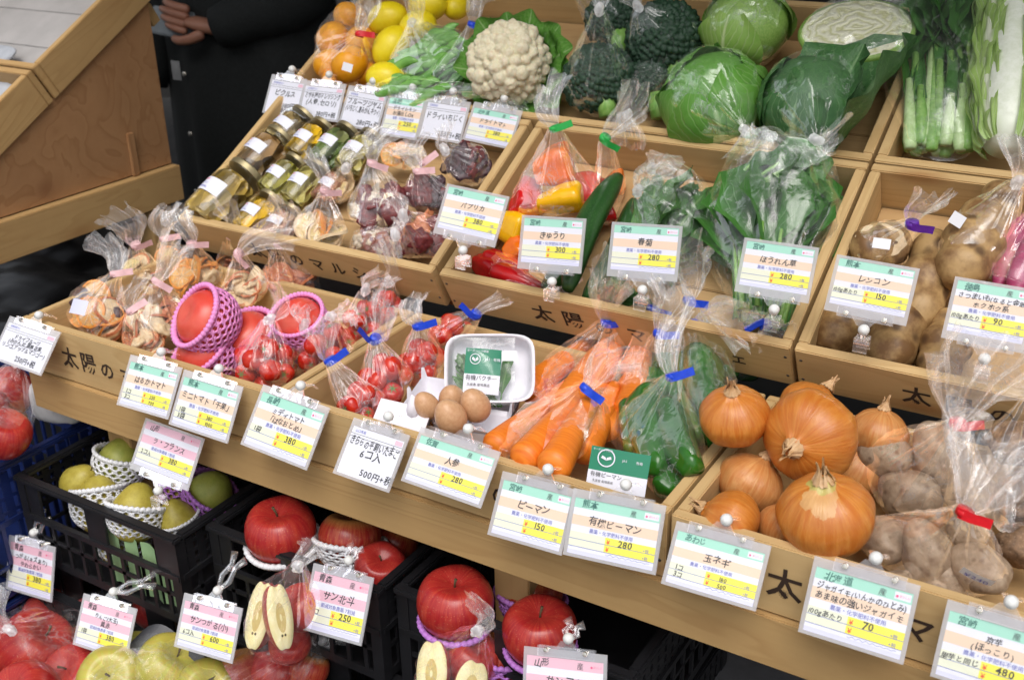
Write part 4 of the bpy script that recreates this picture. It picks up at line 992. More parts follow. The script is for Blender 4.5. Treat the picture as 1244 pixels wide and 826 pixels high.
tom_bag('tomato bag with a white knot, in the back right corner of the left crate', 446, 392, -.01, 34, 10, (444, 352, .035), (455, 322, .07), .03, 47, None, knot=True, small=True)
tom_bag('tomato bag with a tall tail leaning against the jar crate', 468, 372, .0, 24, 8, (472, 342, .035), (487, 305, .08), .03, 48, None, knot=True)
tom_bag('small tomato bag squeezed between netted tomato and knotted bag', 366, 430, -.02, 30, 9, (370, 396, .03), (372, 375, .05), .02, 49, None, knot=True, small=True)

# ------------------------------------------------------------------ foam nets
def net_vf(r, h0=-.92, h1=.42, n=28, rows=10, th=.064, bulge=1.045):
    """cup of diamond netting round a unit sphere, thick looped rim on top"""
    mb = MB()
    for s in (0, 1):
        for i in range(n):
            pts = []
            for j in range(rows * 4 + 1):
                f = j / (rows * 4); z = h0 + (h1 - h0) * f; rr_ = sqrt(max(.02, 1 - z * z)) * bulge + .02
                tri = abs(((f * rows / 2) % 1) * 2 - 1)
                a = (i + (.5 if s else 0) + (tri - .5) * (1 if s else -1) * 1.0) * 2 * pi / n
                pts.append((cos(a) * rr_, sin(a) * rr_, z))
            mb.add(tube_vf(pts, th * .62, 5))
    zr = h1; rr_ = sqrt(1 - zr * zr) * bulge + .03
    m = n * 2
    for i in range(m):
        a0 = 2 * pi * i / m; a1 = 2 * pi * (i + 1) / m
        pts = []
        for k in range(5):
            u = k / 4; a = a0 + (a1 - a0) * u; pts.append((cos(a) * (rr_ + .05 * sin(pi * u)), sin(a) * (rr_ + .05 * sin(pi * u)), zr + .10 * sin(pi * u)))
        mb.add(tube_vf(pts, th * 1.3, 6))
    return mb
NET = {}
def net(t, p, R, r, mat, open_=.42, rows=9, n=22):
    k = (mat.name, open_, rows, n)
    if k not in NET: NET[k] = net_vf(1, h1=open_, rows=rows, n=n).mesh('foam_net', [mat], True)
    put('foam_net', NET[k], t, p, R, r)
def netted(F, px, py, w, rpx, axis, label, mk='momo', mat=None, name='netted_tomato', cat='tomato', open_=.42, grp='tomatoes in pink foam nets', stem=None, pos=None, fr_r=.97):
    p = Vector(P3(F, px, py, w)) if pos is None else Vector(pos); r = rad(p, rpx); R = basis(axis, RND.uniform(0, 6))
    t = thing(name, label, cat, p, grp); put(k_name(mk), M_(mk), t, p, R, r * fr_r)
    if mat: net(t, p, R, r, mat, open_)
    if stem: put('stem', M_('astem'), t, p + R @ Vector((0, 0, r * (stem))), R, r * 1.0)
    return t
netted(F1, 252, 390, .028, 39, (-.25, -.72, .62), 'biggest netted tomato, tipped forward on top of the others', mat=FOAM_P)
netted(F1, 252, 432, -.018, 38, (-.2, -.5, .8), 'netted tomato lying under the biggest one', mat=FOAM_P, open_=.3)
netted(F1, 365, 392, .022, 32, (.1, -.45, .85), 'netted tomato on top, behind the knotted tomato bags', mat=FOAM_P)
netted(F1, 302, 412, -.008, 36, (.0, -.4, .85), 'netted tomato between the biggest one and the tomato bags', mat=FOAM_P, open_=.3)
netted(F1, 345, 420, -.02, 32, (.1, -.4, .9), 'netted tomato low behind the front knotted bag', mat=FOAM_P, open_=.3)

# ------------------------------------------------------------------ dried fruit bags
m_slice = spotty('dried_orange_slice', (.62, .28, .06), (.72, .42, .14), 60, .5, bump=.5)
m_rind = spotty('dried_orange_rind', (.72, .22, .03), (.80, .34, .06), 60, .5)
m_pale = spotty('dried_apple_slice', (.70, .50, .28), (.78, .62, .40), 60, .55, bump=.5)
m_redd = spotty('dried_persimmon', (.48, .13, .05), (.62, .24, .11), 50, .5, bump=.6)
m_drk = spotty('dried_beet', (.09, .012, .016), (.20, .03, .03), 50, .45, bump=.8)
m_fig = spotty('dried_dark_fruit', (.03, .015, .02), (.09, .04, .05), 60, .45, bump=.8)
m_lem = spotty('dried_lemon_slice', (.66, .50, .20), (.76, .62, .34), 60, .5, bump=.5)
m_mush = spotty('dried_mushroom', (.45, .36, .26), (.66, .58, .46), 60, .6, bump=.8)
def slice_mesh(name, flesh, rind, seed, segs=9):
    """citrus slice with rind ring and raised spokes, warped by drying"""
    mb = MB(); w = lambda x, y: .16 * sin(x * 2.2 + seed) + .10 * cos(y * 3 + seed * 2)
    N = 28
    for r0, r1, z, mi in ((.0, .86, .03, 0), (.86, 1.0, .075, 1)):
        V, F = grid_vf(lambda u, v: (cos(2 * pi * u) * (r0 + (r1 - r0) * v), sin(2 * pi * u) * (r0 + (r1 - r0) * v), z + w(cos(2 * pi * u) * (r0 + (r1 - r0) * v), sin(2 * pi * u) * (r0 + (r1 - r0) * v))), N, 4, True)
        mb.add((V, F), mi); mb.add(([(x, y, zz - 2 * z) for x, y, zz in V], [f[::-1] for f in F]), mi)
    V, F = grid_vf(lambda u, v: (cos(2 * pi * u), sin(2 * pi * u), (v - .5) * .15 + w(cos(2 * pi * u), sin(2 * pi * u))), N, 2, True); mb.add((V, F), 1)
    for k in range(segs):
        a = 2 * pi * k / segs + seed
        mb.add(tube_vf([(cos(a) * q, sin(a) * q, .035 + w(cos(a) * q, sin(a) * q)) for q in (.05, .35, .65, .9)], .035, 5), 2)
    return mb.mesh(name, [flesh, rind, m_lem if flesh is m_lem else m_pale], True)
SL = {'orange': lambda: slice_mesh('dried_slice', m_slice, m_rind, 1), 'lemon': lambda: slice_mesh('dried_slice', m_lem, m_pale, 2), 'apple': lambda: slice_mesh('dried_slice', m_pale, m_redd, 3, 3), 'red': lambda: slice_mesh('dried_slice', m_redd, m_redd, 4, 5)}
def chunk(name, mat, seed): return ico(name, 3, lambda v: (lambda k: (v.x * k, v.y * k * .7, v.z * k * .42))(1 + .5 * nz(v.x * 1.8 + seed, v.y * 1.8, v.z * 1.8) + .15 * nz(v.x * 6, v.y * 6 + seed, v.z * 6)), mat)
SL.update({'beet': lambda: chunk('dried_chip', m_drk, 1), 'fig': lambda: chunk('dried_chip', m_fig, 2), 'mush': lambda: chunk('dried_chip', m_mush, 3), 'persim': lambda: chunk('dried_chip', m_redd, 4), 'palec': lambda: chunk('dried_chip', m_pale, 5)})
SM = {}
def dry_bag(F, label, px, py, w, rx, ry, kinds, n, neck, tail, tw, seed, srad=.016, tape=TAPE_P, flat_=.6, knot=False, floor=-.055):
    t = thing('dried_fruit_bag', label, 'bag of dried fruit', P3(F, px, py, floor), 'bags of dried fruit and vegetables')
    c = Vector(P3(F, px, py, w)); A = rad(c, rx); B = rad(c, ry); rr = random.Random(seed); pts = []
    FR = frR(F)
    for i in range(n):
        a = rr.uniform(0, 2 * pi); q = sqrt(rr.random())
        off = Vector((cos(a) * q * max(A - srad * .7, .002), sin(a) * q * max(B - srad * .7, .002), rr.uniform(-1, 1) * flat_ * .022))
        o = c + FR @ off
        k = kinds[i % len(kinds)]
        if k not in SM: SM[k] = SL[k]()
        ax = (FR @ Vector((rr.uniform(-.9, .9), rr.uniform(-1.1, .3), rr.uniform(.3, 1)))).normalized()
        R = basis(ax, rr.uniform(0, 6)); s = srad * rr.uniform(.8, 1.1)
        put('dried_slice' if k in ('orange', 'lemon', 'apple', 'red') else 'dried_chip', SM[k], t, o, R, s); pts += hullpts(o, R, (s, s, s * .3))
    bag(t, pts, P3(F, *neck), P3(F, *tail), tw, tape, seed=seed, pleat=.45, knot=knot, wr=.004); return t
dry_bag(F1, 'bag of dried orange rings and dark fruit, far left of the lower crates', 118, 378, -.02, 44, 34, ['orange', 'orange', 'apple', 'orange', 'fig'], 18, (140, 333, .04), (137, 288, .085), .04, 51, .022)
t = bpy.data.objects['dried_fruit_bag']; put('printed_sticker', mesh('printed_sticker', *grid_vf(lambda u, v: ((u - .5) * .026, (v - .5) * .019, .002 * sin(3 * u)), 5, 3), [P_LILAC]), t, P3(F1, 96, 373, .03), xybasis((1, .1, 0), (0, .6, .8)))
dry_bag(F1, 'bag of pale pinkish dried slices right of the dried orange rings', 192, 388, -.015, 38, 36, ['apple', 'persim', 'apple', 'palec'], 18, (190, 342, .04), (225, 298, .08), .04, 52, .019)
dry_bag(F1, 'bag of mixed dried pieces behind the 250 and 700 card', 175, 415, -.03, 30, 18, ['red', 'apple', 'palec'], 12, (160, 378, .015), (148, 352, .04), .035, 53, .017)
dry_bag(F1, 'bag of dried fruit with a tall fan shaped tail at the back left', 172, 335, -.015, 30, 26, ['palec', 'apple', 'lemon'], 15, (165, 298, .045), (148, 258, .10), .05, 54, .019)
dry_bag(F1, 'bag of bright dried orange slices in the middle of the left crate', 238, 335, -.005, 36, 30, ['orange', 'orange', 'orange', 'palec'], 20, (233, 296, .055), (225, 258, .10), .04, 55, .020)
dry_bag(F1, 'bag of pale dried apple wedges right behind the biggest netted tomato', 295, 350, -.005, 28, 30, ['palec', 'apple'], 16, (290, 308, .05), (325, 278, .09), .045, 56, .018)
dry_bag(F1, 'bag of reddish dried persimmon at the back of the left crate', 352, 335, -.002, 38, 30, ['persim', 'red', 'persim'], 20, (338, 296, .055), (345, 255, .11), .04, 57, .021)
dry_bag(F1, 'bag of dried apricot coloured slices against the back board', 285, 320, -.015, 26, 18, ['orange', 'red'], 12, (280, 285, .05), (292, 255, .09), .04, 58, .018)
dry_bag(F1, 'bag of dried orange slices in the back left corner', 212, 320, -.02, 26, 18, ['orange', 'lemon'], 12, (200, 290, .04), (190, 255, .08), .035, 59, .018)
# in the tilted crate with the jars
dry_bag(F2, 'bag of dried lemon rings beside the jars', 390, 282, -.015, 38, 26, ['lemon', 'lemon', 'orange', 'lemon'], 13, (395, 232, .04), (402, 192, .08), .026, 61, .024, TAPE_P, .35)
dry_bag(F2, 'bag of mixed dried vegetable chips with mushrooms', 460, 252, -.01, 46, 34, ['mush', 'beet', 'mush', 'palec'], 24, (452, 198, .045), (458, 158, .08), .034, 62, .022, TAPE_P, .5)
dry_bag(F2, 'bag of dark red and white dried chips at the front of the jar crate', 452, 300, -.03, 36, 20, ['mush', 'beet', 'beet'], 15, (480, 285, .02), (478, 265, .035), .02, 63, .019, None, .4, True)
dry_bag(F2, 'bag of dark red beet chips in the front right corner of the jar crate', 510, 290, -.02, 38, 30, ['beet', 'beet', 'persim'], 18, (490, 262, .03), (484, 232, .06), .03, 64, .021, None, .5, True)
dry_bag(F2, 'bag of deep red dried fruit behind the 380 yen paprika card', 522, 238, -.01, 36, 20, ['beet', 'fig'], 14, (508, 208, .03), (498, 168, .065), .035, 65, .021, TAPE_P, .5)
dry_bag(F2, 'bag of plum dark dried fruit in the back right corner of the jar crate', 565, 200, -.005, 36, 22, ['fig', 'beet', 'fig'], 15, (540, 182, .03), (528, 160, .05), .025, 66, .022, None, .5, True)
dry_bag(F2, 'bag of dried lemon rings half hidden under the 250 yen cards', 490, 190, -.015, 30, 12, ['lemon', 'orange'], 6, (515, 198, .025), (500, 172, .05), .02, 67, .016, TAPE_P, .4)
dry_bag(F2, 'bag of pale dried mushrooms between the jars and the red chips', 415, 232, -.03, 26, 16, ['mush', 'lemon'], 6, (420, 205, .02), (428, 188, .04), .02, 68, .015, None, .4, True)

# ------------------------------------------------------------------ pickle jars lying on the slope
def glass_mat():
    M = Mt('jar_glass'); M.N.remove(M.b); tr = M.n('BsdfTransparent'); tr.inputs[0].default_value = (.95, .97, .95, 1); gl = M.n('BsdfGlossy'); gl.inputs['Roughness'].default_value = .03
    fr_ = M.n('LayerWeight'); fr_.inputs[0].default_value = .35; mx = M.n('AddShader'); gc = M.n('CombineColor'); gf = M.math('ADD', M.math('MULTIPLY', fr_.outputs['Fresnel'], .4), .02); [M.l(gf, gc.inputs[i]) for i in range(3)]; M.l(gc.outputs[0], gl.inputs[0]); M.l(tr.outputs[0], mx.inputs[0]); M.l(gl.outputs[0], mx.inputs[1]); M.l(mx.outputs[0], M.out.inputs[0]); return M.m
GLASS = glass_mat(); JM = {}
def brine(c, name):
    M = Mt('pickle_' + name); v = M.coord(); vd = M.voro(v, 1.9, out='Color'); n = M.noise(v, 2.2, 3)
    hsv = M.n('SeparateColor'); M.l(vd, hsv.inputs[0])
    col = M.mix(hsv.outputs[0], tuple(x * .45 for x in c), tuple(min(1, x * 1.35) for x in c)); col = M.mix(M.math('MULTIPLY', M.ramp(hsv.outputs[1], [(.55, (0, 0, 0)), (.9, (1, 1, 1))]), .5), col, (.40, .32, .17))
    return M.set(col, .25, M.bump(M.voro(v, 1.9), .6, .25))
def jar(label, a, b, wpx, w, col, cn, big=False, dry=1):
    c, ax, hl = between(F2, a, b, w, w + .004); r = rad(c, wpx)
    t = thing('pickle_jar', label, 'jar', c - frR(F2) @ Vector((0, 0, r)), 'pickle jars lying in the tilted crate')
    R = basis(ax, 0)
    V, F = lathe_vf([(0, -1), (.8, -1), (.95, -.95), (1, -.85), (1, .45), (.97, .58), (.88, .72), (.82, .76), (.82, .88)], 32)
    if 'g' not in JM:
        JM['g'] = mesh('jar_glass_body', V, F, [GLASS], sharp=50)
        JM['l'] = mesh('jar_lid_shell', *lathe_vf([(.84, .79), (.87, .79), (.87, .94), (.83, .975), (.70, .975), (.66, .955), (0, .955)], 36), [GOLD], sharp=35)
    put('glass', JM['g'], t, c, R, (r, r, hl)); put('lid', JM['l'], t, c, R, (r, r, hl))
    if cn not in JM:
        JM[cn] = mesh('jar_filling', *lathe_vf([(0, -.94), (.75, -.95), (.92, -.9), (.94, -.8), (.94, -.4), (.95, 0), (.94, .40), (.80, .56), (.5, .58), (0, .56)], 40, lambda x, y, z, th, tt: (x * (1 + .035 * nz(x * 4, y * 4, z * 3)), y * (1 + .035 * nz(x * 4, y * 4, z * 3)), z)), [brine(col, cn)])
    put('pickles', JM[cn], t, c, R, (r, r, hl))
    # paper label curved round the jar on the side facing up
    up = frR(F2) @ Vector((0, -.15, 1)); zx = R @ Vector((0, 0, 1)); side = zx.cross(up).normalized(); u2 = side.cross(zx)
    RL = Matrix((side, zx, u2)).transposed(); LH = hl * .46
    phi = .66
    f = lambda u, v: (sin((u - .5) * phi * 2) * r * 1.02, (v - .5) * LH - hl * .15, cos((u - .5) * phi * 2) * r * 1.02)
    o = put('paper_label', mesh('jar_label', *grid_vf(f, 12, 3), [P_WHITE]), t, c, RL)
    mb = MB(); 
    for i, (s_, yy) in enumerate((('宮崎産', .30), ('ピクルス', .0), ('内容量180g', -.28))): text(mb, s_, -r * .62, (yy * LH) - hl * .15 - LH * .05, LH * .17, 0 if i != 0 else 1, z=0, width=r * 1.25)
    mb.V = [(x, y, sqrt(max(1e-6, (r * 1.03) ** 2 - x * x))) for x, y, z in mb.V]
    put('lettering', mb.mesh('jar_lettering', [P_BLUE, P_HOT]), t, c, RL)
jar('largest pickle jar, in the front left corner, gold lid up', (243, 270), (304, 208), 29, -.012, (.50, .32, .07), 'daikon')
jar('large jar of mixed red and brown pickles, second up the left board', (300, 211), (345, 166), 25, -.02, (.36, .20, .08), 'mixed')
jar('large brown pickle jar at the top of the left board, below the price cards', (336, 178), (374, 142), 24, -.026, (.38, .26, .11), 'brown')
jar('small yellow pickle jar at the front edge beside the largest jar', (295, 284), (333, 240), 20, -.028, (.74, .42, .02), 'yellow')
jar('small olive green pickle jar in the middle of the crate', (325, 237), (364, 196), 20, -.022, (.42, .36, .06), 'olive')
jar('bright yellow pickle jar in the back row below the cards', (358, 194), (396, 153), 20, -.02, (.74, .42, .02), 'yellow')
jar('small pinkish pickle jar at the front edge beside the lemon slices', (327, 293), (358, 255), 18, -.03, (.58, .24, .15), 'pink')
jar('pale yellow pickle jar in the middle beside the lemon slices', (352, 248), (390, 203), 20, -.024, (.56, .46, .13), 'pale')
jar('dark green pickle jar in the back row', (388, 200), (426, 158), 20, -.022, (.20, .28, .08), 'green')
jar('pale cucumber pickle jar, rightmost of the back row', (420, 208), (455, 166), 20, -.022, (.56, .46, .13), 'pale')
jar('small pinkish pickle jar behind the gathered lemon bag', (388, 246), (420, 210), 17, -.028, (.58, .24, .15), 'pink')
# ------------------------------------------------------------------ leaves, greens, heads
def leaf_mesh(name, mat, w=.5, ruffle=.06, cup=.15, curl=.25, seed=0, stemw=.05, nu=9, nv=14, stem=.25):
    """unit-length leaf along +Y, upper side +Z, with UVs"""
    def f(u, v):
        if v < stem: ww = stemw * (1 - .2 * v / stem)
        else:
            k = (v - stem) / (1 - stem); ww = stemw * (1 - k) + w * .5 * sin(pi * min(1, k * .93 + .05)) ** .65 * (1 - .25 * k)
        x = (u - .5) * 2 * ww
        e = abs(u - .5) * 2
        z = cup * e * e * ww * 2 + ruffle * e * e * sin(v * 19 + seed + (3 if u > .5 else 0)) * ww * 3 - curl * v * v + .02 * nz(x * 5, v * 5, seed)
        return (x * (1 + .10 * sin(v * 26 + seed) * e), v, z)
    V, F = grid_vf(f, nu, nv)
    m = mesh(name, V, F, [mat])
    uv = m.uv_layers.new(name='UVMap')
    for l in m.loops:
        i = l.vertex_index; uv.data[l.index].uv = ((i % nu) / (nu - 1), (i // nu) / (nv - 1))
    return m
LF = {}
def leaf(kind, var=0):
    k = (kind, var)
    if k not in LF:
        a = {'spin': dict(mat=m_spin, w=.52, ruffle=.05, stem=.38, stemw=.025), 'shun': dict(mat=m_shun, w=.36, ruffle=.16, stem=.3, stemw=.02), 'cabd': dict(mat=m_cabd, w=1.1, ruffle=.05, cup=.35, curl=.2, stem=.05, stemw=.12),
             'napa': dict(mat=m_napa, w=.62, ruffle=.14, cup=.4, curl=.10, stem=.10, stemw=.16, nu=13, nv=26), 'komat': dict(mat=m_spin, w=.42, ruffle=.04, stem=.45, stemw=.03), 'caul': dict(mat=m_cabm, w=.6, ruffle=.10, cup=.3, curl=.1, stem=.1, stemw=.12)}[kind]
        LF[k] = leaf_mesh('leaf', seed=var * 2.3, **a)
    return LF[k]
def put_leaf(t, kind, var, base, tip, up, L=None, twist=0, wscale=1.0):
    B = Vector([float(a) for a in base]); T = Vector([float(a) for a in tip]); y = T - B; l = y.length; y.normalize()
    up = Vector(up); x = y.cross(up).normalized(); z = x.cross(y)
    R = Matrix((x, y, z)).transposed() @ Matrix.Rotation(twist, 3, 'Y')
    put('leaf', leaf(kind, var), t, B, R, (l * wscale, l, l)); return [tuple(B), tuple(T), tuple(B + y * l * .6 + x * l * .26 * wscale), tuple(B + y * l * .6 - x * l * .26 * wscale), tuple(T + z * .01)]
UP2 = frR(F2) @ Vector((0, -.2, 1))
def greens(label, kind, base, tip, spread, n, wlo, whi, neck=None, tail=None, tw=.05, seed=0, F=F2, stalks=True, tape=TAPE_B, cat='greens', name='greens_bag', film_=True, mat=FILM_D, knot=False):
    t = thing(name, label, cat, P3(F, *base, wlo - .02)); rr = random.Random(seed); pts = []
    side = Vector(P3(F, base[0] + 50, base[1] + 12, 0)) - Vector(P3(F, base[0], base[1], 0)); side.normalize()
    B0_ = Vector(P3(F, *base, wlo)); T0 = Vector(P3(F, *tip, (wlo + whi) / 2)); N = frR(F) @ Vector((0, 0, 1))
    for i in range(n):
        s = (i + .5) / n * 2 - 1; s = s * rr.uniform(.8, 1.1); lay = rr.random()
        b = B0_ + side * s * spread * .45 + N * lay * (whi - wlo) * .6
        e = T0 + side * s * spread + N * (lay * (whi - wlo) - (whi - wlo) * .4 * abs(s)) + (T0 - B0_) * rr.uniform(-.18, .08)
        pts += put_leaf(t, kind, i % 4, b, e, UP2 + side * s * .5 + Vector((0, 0, rr.uniform(-.3, .3))), twist=rr.uniform(-.7, .7))
        if stalks: put('stalk', mesh('green_stalk', *tube_vf([b - B0_, (b * .55 + e * .45) - B0_ + N * .004], [.0032, .002], 7), [m_stalk]), t, B0_)
    if film_ and neck: bag(t, pts, P3(F, *neck), P3(F, *tail), tw, tape, seed=seed, mat=mat, pleat=.25, wr=.005, knot=knot)
    return t
greens('big bag of spinach filling the right of the paprika crate, leaves up', 'spin', (925, 400), (945, 195), .062, 34, -.035, .035, (930, 395, -.01), (940, 418, -.01), .05, 71)
greens('bag of chrysanthemum greens behind its 280 yen card', 'shun', (800, 345), (835, 232), .045, 24, -.04, .02, (775, 232, .02), (788, 190, .07), .035, 72, stalks=False, tape=None, knot=True)
t = greens('leafy base of a chrysanthemum bundle poking out below the card', 'shun', (790, 375), (745, 352), .03, 12, -.045, -.01, film_=False, seed=73, name='greens_bundle', stalks=False)
greens('bag of leafy greens hanging over the board above the spinach', 'spin', (905, 235), (985, 190), .04, 9, .0, .03, (935, 165, .05), (915, 160, .06), .03, 74, tape=None, knot=True)

# cucumbers
t0 = None
for i, (a, b, w, wp, lab) in enumerate([((690, 352), (752, 215), .0, 17, 'light streaked cucumber on top, reaching furthest up'), ((712, 365), (770, 245), -.02, 17, 'darker cucumber lying right of the top one'), ((660, 360), (728, 250), -.035, 15, 'cucumber at the bottom left, mostly behind its card')]):
    c, ax, hl = between(F2, a, b, w, w); r = rad(c, wp) / .125
    o = put('cucumber', M_('cuke'), None, c, basis(ax, i * 2 + 1), (r, r, hl)); tag(o, lab, 'cucumber', 'cucumbers')
# paprika
def solo(mk, a, b, w, wp, lab, name, cat, group, F=F2, ext=.6, st=True, spin=0):
    c, ax, hl = between(F, a, b, w, w); r = rad(c, wp) / ext; R = basis(ax, spin)
    t = thing(name, lab, cat, c, group); put('flesh', M_(mk), t, c, R, (r, r, hl))
    if st: put('stem', M_('stem'), t, c + R @ Vector((0, 0, hl * .82)), R, hl * .9)
    return t
t = thing('paprika_bag', 'bag of orange, yellow and red paprika with green tape at the back of the crate', 'bag of paprika', P3(F2, 670, 230, -.05)); pts = []
for k, a, b, w, wp, ex in [('opep', (648, 210), (700, 198), .015, 26, .8), ('ypep', (652, 248), (712, 240), .01, 17, .55), ('rpepw', (640, 222), (640, 262), -.01, 20, .75), ('rpepw', (690, 228), (735, 232), -.025, 22, .75)]:
    c, ax, hl = between(F2, a, b, w, w); r = rad(c, wp) / ex; R = basis(ax, 1); put('paprika', M_(k), t, c, R, (r, r, hl)); pts += hullpts(c, R, (r * ex * 1.08, r * ex * 1.08, hl))
bag(t, pts, P3(F2, 674, 156, .075), P3(F2, 655, 108, .12), .04, TAPE_G, seed=81, pleat=.35)
t = thing('paprika_bag', 'clear bag with green tape, half empty, behind the red paprika', 'bag of paprika', P3(F2, 735, 235, -.05)); pts = []
for k, a, b, w, wp, ex in [('rpepw', (718, 262), (745, 250), -.03, 18, .75), ('opep', (735, 225), (760, 222), -.035, 16, .8)]:
    c, ax, hl = between(F2, a, b, w, w); r = rad(c, wp) / ex; R = basis(ax, 1); put('paprika', M_(k), t, c, R, (r, r, hl)); pts += hullpts(c, R, (r * ex * 1.08, r * ex * 1.08, hl))
bag(t, pts, P3(F2, 735, 168, .06), P3(F2, 765, 120, .11), .04, TAPE_G, seed=82, pleat=.35)
solo('ypep', (598, 268), (640, 285), -.02, 20, 'yellow paprika beside the 380 yen card', 'paprika', 'paprika', 'loose paprika')
solo('opep', (612, 312), (640, 300), -.03, 17, 'orange paprika low between the two leftmost stalk cards', 'paprika', 'paprika', 'loose paprika', ext=.8)
solo('rpepw', (575, 318), (612, 332), -.035, 18, 'glossy red paprika in the front left corner of its crate', 'paprika', 'paprika', 'loose paprika', ext=.75)
t = thing('paprika_bag', 'long red peppers in a taut clear bag at the front board', 'bag of paprika', P3(F2, 620, 340, -.055)); pts = []
for a, b, w, wp in [((598, 330), (655, 350), -.02, 15), ((588, 312), (640, 332), -.035, 13)]:
    c, ax, hl = between(F2, a, b, w, w); r = rad(c, wp) / .42; R = basis(-ax, 1); put('paprika', M_('rpep'), t, c, R, (r, r, hl)); pts += hullpts(c, R, (r * .46, r * .46, hl))
bag(t, pts, P3(F2, 668, 352, -.02), P3(F2, 690, 362, -.02), .02, None, seed=83, pleat=.2)
# empty bag standing up against the back board
greens('small bag of greens standing against the back board beside the cucumbers', 'shun', (790, 250), (800, 215), .018, 5, -.04, -.02, (792, 205, .0), (806, 178, .04), .03, 84, stalks=False, tape=None, knot=True)

# lotus roots
def lotus(lab, a, b, w, wp, spin=0): return solo('lotus', a, b, w, wp, lab, 'lotus_root', 'lotus root', 'loose lotus roots', ext=.5, st=False, spin=spin)
lotus('lotus root section lying along the left board at the front', (1000, 425), (1052, 350), -.03, 30)
lotus('brown blotched lotus root at the front board, right of the clip', (1075, 448), (1108, 352), -.02, 33, 2)
lotus('lotus root section in the middle of the crate behind its card', (1112, 400), (1138, 285), -.015, 31, 1)
lotus('blotched lotus root at the front right beside the upper potato bag tail', (1135, 462), (1160, 380), -.025, 30, 1)
t = thing('lotus_bag', 'bagged pale sliced lotus root with a violet tape', 'bag of lotus root', P3(F2, 1065, 310, -.05)); pts = []
for a, b, w, wp in [((1035, 310), (1105, 290), .0, 30)]:
    c, ax, hl = between(F2, a, b, w, w); R = basis(ax, 1); r = rad(c, wp) / .5; put('lotus_root', M_('lotus'), t, c, R, (r, r, hl)); pts += hullpts(c, R, (r * .55, r * .55, hl))
    FCv = FC(c); 
# cut face with its holes
c = Vector(P3(F2, 1070, 292, .018)); Rc = basis(FC(c) + Vector((-.2, 0, .4)))
mb = MB(); mb.add(lathe_vf([(0, -.01), (.9, -.01), (1, 0), (.97, .012), (0, .012)], 28, lambda x, y, z, th, tt: (x * (1 + .05 * cos(8 * th)), y * (1 + .05 * cos(8 * th)), z)), 0)
for k in range(9):
    a = k * 2 * pi / 8; q = .55 if k < 8 else 0
    mb.add(([(cos(a) * q + cos(j * pi / 5) * .14, sin(a) * q + sin(j * pi / 5) * .11, .016) for j in range(10)], [tuple(range(10))]), 1)
r = rad(c, 30); put('cut_face', mb.mesh('lotus_cut', [m_lotusf, m_taro], True, 40), t, c, Rc, (r, r * .7, r)); pts += hullpts(c, Rc, (r, r * .8, r * .2))
bag(t, pts, P3(F2, 1108, 272, .05), P3(F2, 1113, 228, .09), .035, TAPE_V, seed=91, pleat=.35)
put('price_sticker', mesh('price_sticker', *grid_vf(lambda u, v: ((u - .5) * .018, (v - .5) * .011, 0), 2, 2), [WHITE]), t, P3(F2, 1071, 296, .045), xybasis((1, .1, 0), (0, .5, .9)))
t = thing('lotus_bag', 'two plump lotus roots in a clear bag below the napa cabbage', 'bag of lotus root', P3(F2, 1185, 300, -.05)); pts = []
for a, b, w, wp in [((1158, 345), (1205, 250), .01, 36), ((1190, 300), (1225, 228), .0, 30)]:
    c, ax, hl = between(F2, a, b, w, w); R = basis(ax, 1); r = rad(c, wp) / .5; put('lotus_root', M_('lotus'), t, c, R, (r, r, hl)); pts += hullpts(c, R, (r * .53, r * .53, hl))
bag(t, pts, P3(F2, 1236, 222, .05), P3(F2, 1262, 190, .09), .05, None, seed=92, pleat=.35, knot=True)
put('price_sticker', mesh('price_sticker', *grid_vf(lambda u, v: ((u - .5) * .015, (v - .5) * .013, 0), 2, 2), [WHITE]), t, P3(F2, 1163, 267, .05), xybasis((.8, .3, -.5), (.5, .5, .7)))
t = thing('sweet_potato_bag', 'bag of magenta sweet potatoes at the right edge', 'bag of sweet potatoes', P3(F2, 1235, 320, -.05)); pts = []
for a, b, w, wp in [((1205, 350), (1252, 262), .0, 17), ((1222, 362), (1268, 285), .01, 17)]:
    c, ax, hl = between(F2, a, b, w, w); R = basis(ax, 1); r = rad(c, wp) / .24; put('sweet_potato', M_('sweet'), t, c, R, (r, r, hl)); pts += hullpts(c, R, (r * .26, r * .26, hl))
bag(t, pts, P3(F2, 1275, 235, .04), P3(F2, 1290, 200, .08), .05, TAPE_R, seed=93)
# tall tails of the two bags behind the potatoes (they rise over the board)
# ------------------------------------------------------------------ top row
def fruit(mk, px, py, w, rpx, lab, name, cat, grp, axis=(0, 0, 1), F=F2):
    p = P3(F, px, py, w); o = put(name, M_(mk), None, p, basis(axis, RND.uniform(0, 6)), rad(p, rpx)); tag(o, lab, cat, grp)
G = 'loose lemons in the top crate'
fruit('lemon', 471, 23, .02, 22, 'lemon at the top left, touching the bag of mandarins', 'lemon', 'lemon', G, (1, .2, .3))
fruit('lemon', 476, 58, .015, 24, 'lemon in the middle of the pile, right of the red tape', 'lemon', 'lemon', G, (.3, .4, .6))
fruit('lemon', 468, 95, .01, 21, 'lowest lemon, just above the jam card', 'lemon', 'lemon', G, (1, .2, 0))
fruit('lemon', 508, 32, .025, 20, 'lemon right of the pile beside the snap peas', 'lemon', 'lemon', G, (1, .6, .3))
fruit('lemon', 520, 6, .02, 22, 'lemon cut by the top of the photo, farthest right', 'lemon', 'lemon', G, (1, .1, .2))
fruit('lemon', 555, 8, .0, 17, 'small lemon at the top edge above the snap peas', 'lemon', 'lemon', G, (0, 1, .2))
t = thing('mandarin_bag', 'bag of mandarins with a red tape in the top left corner', 'bag of mandarins', P3(F2, 420, 80, -.05)); pts = []
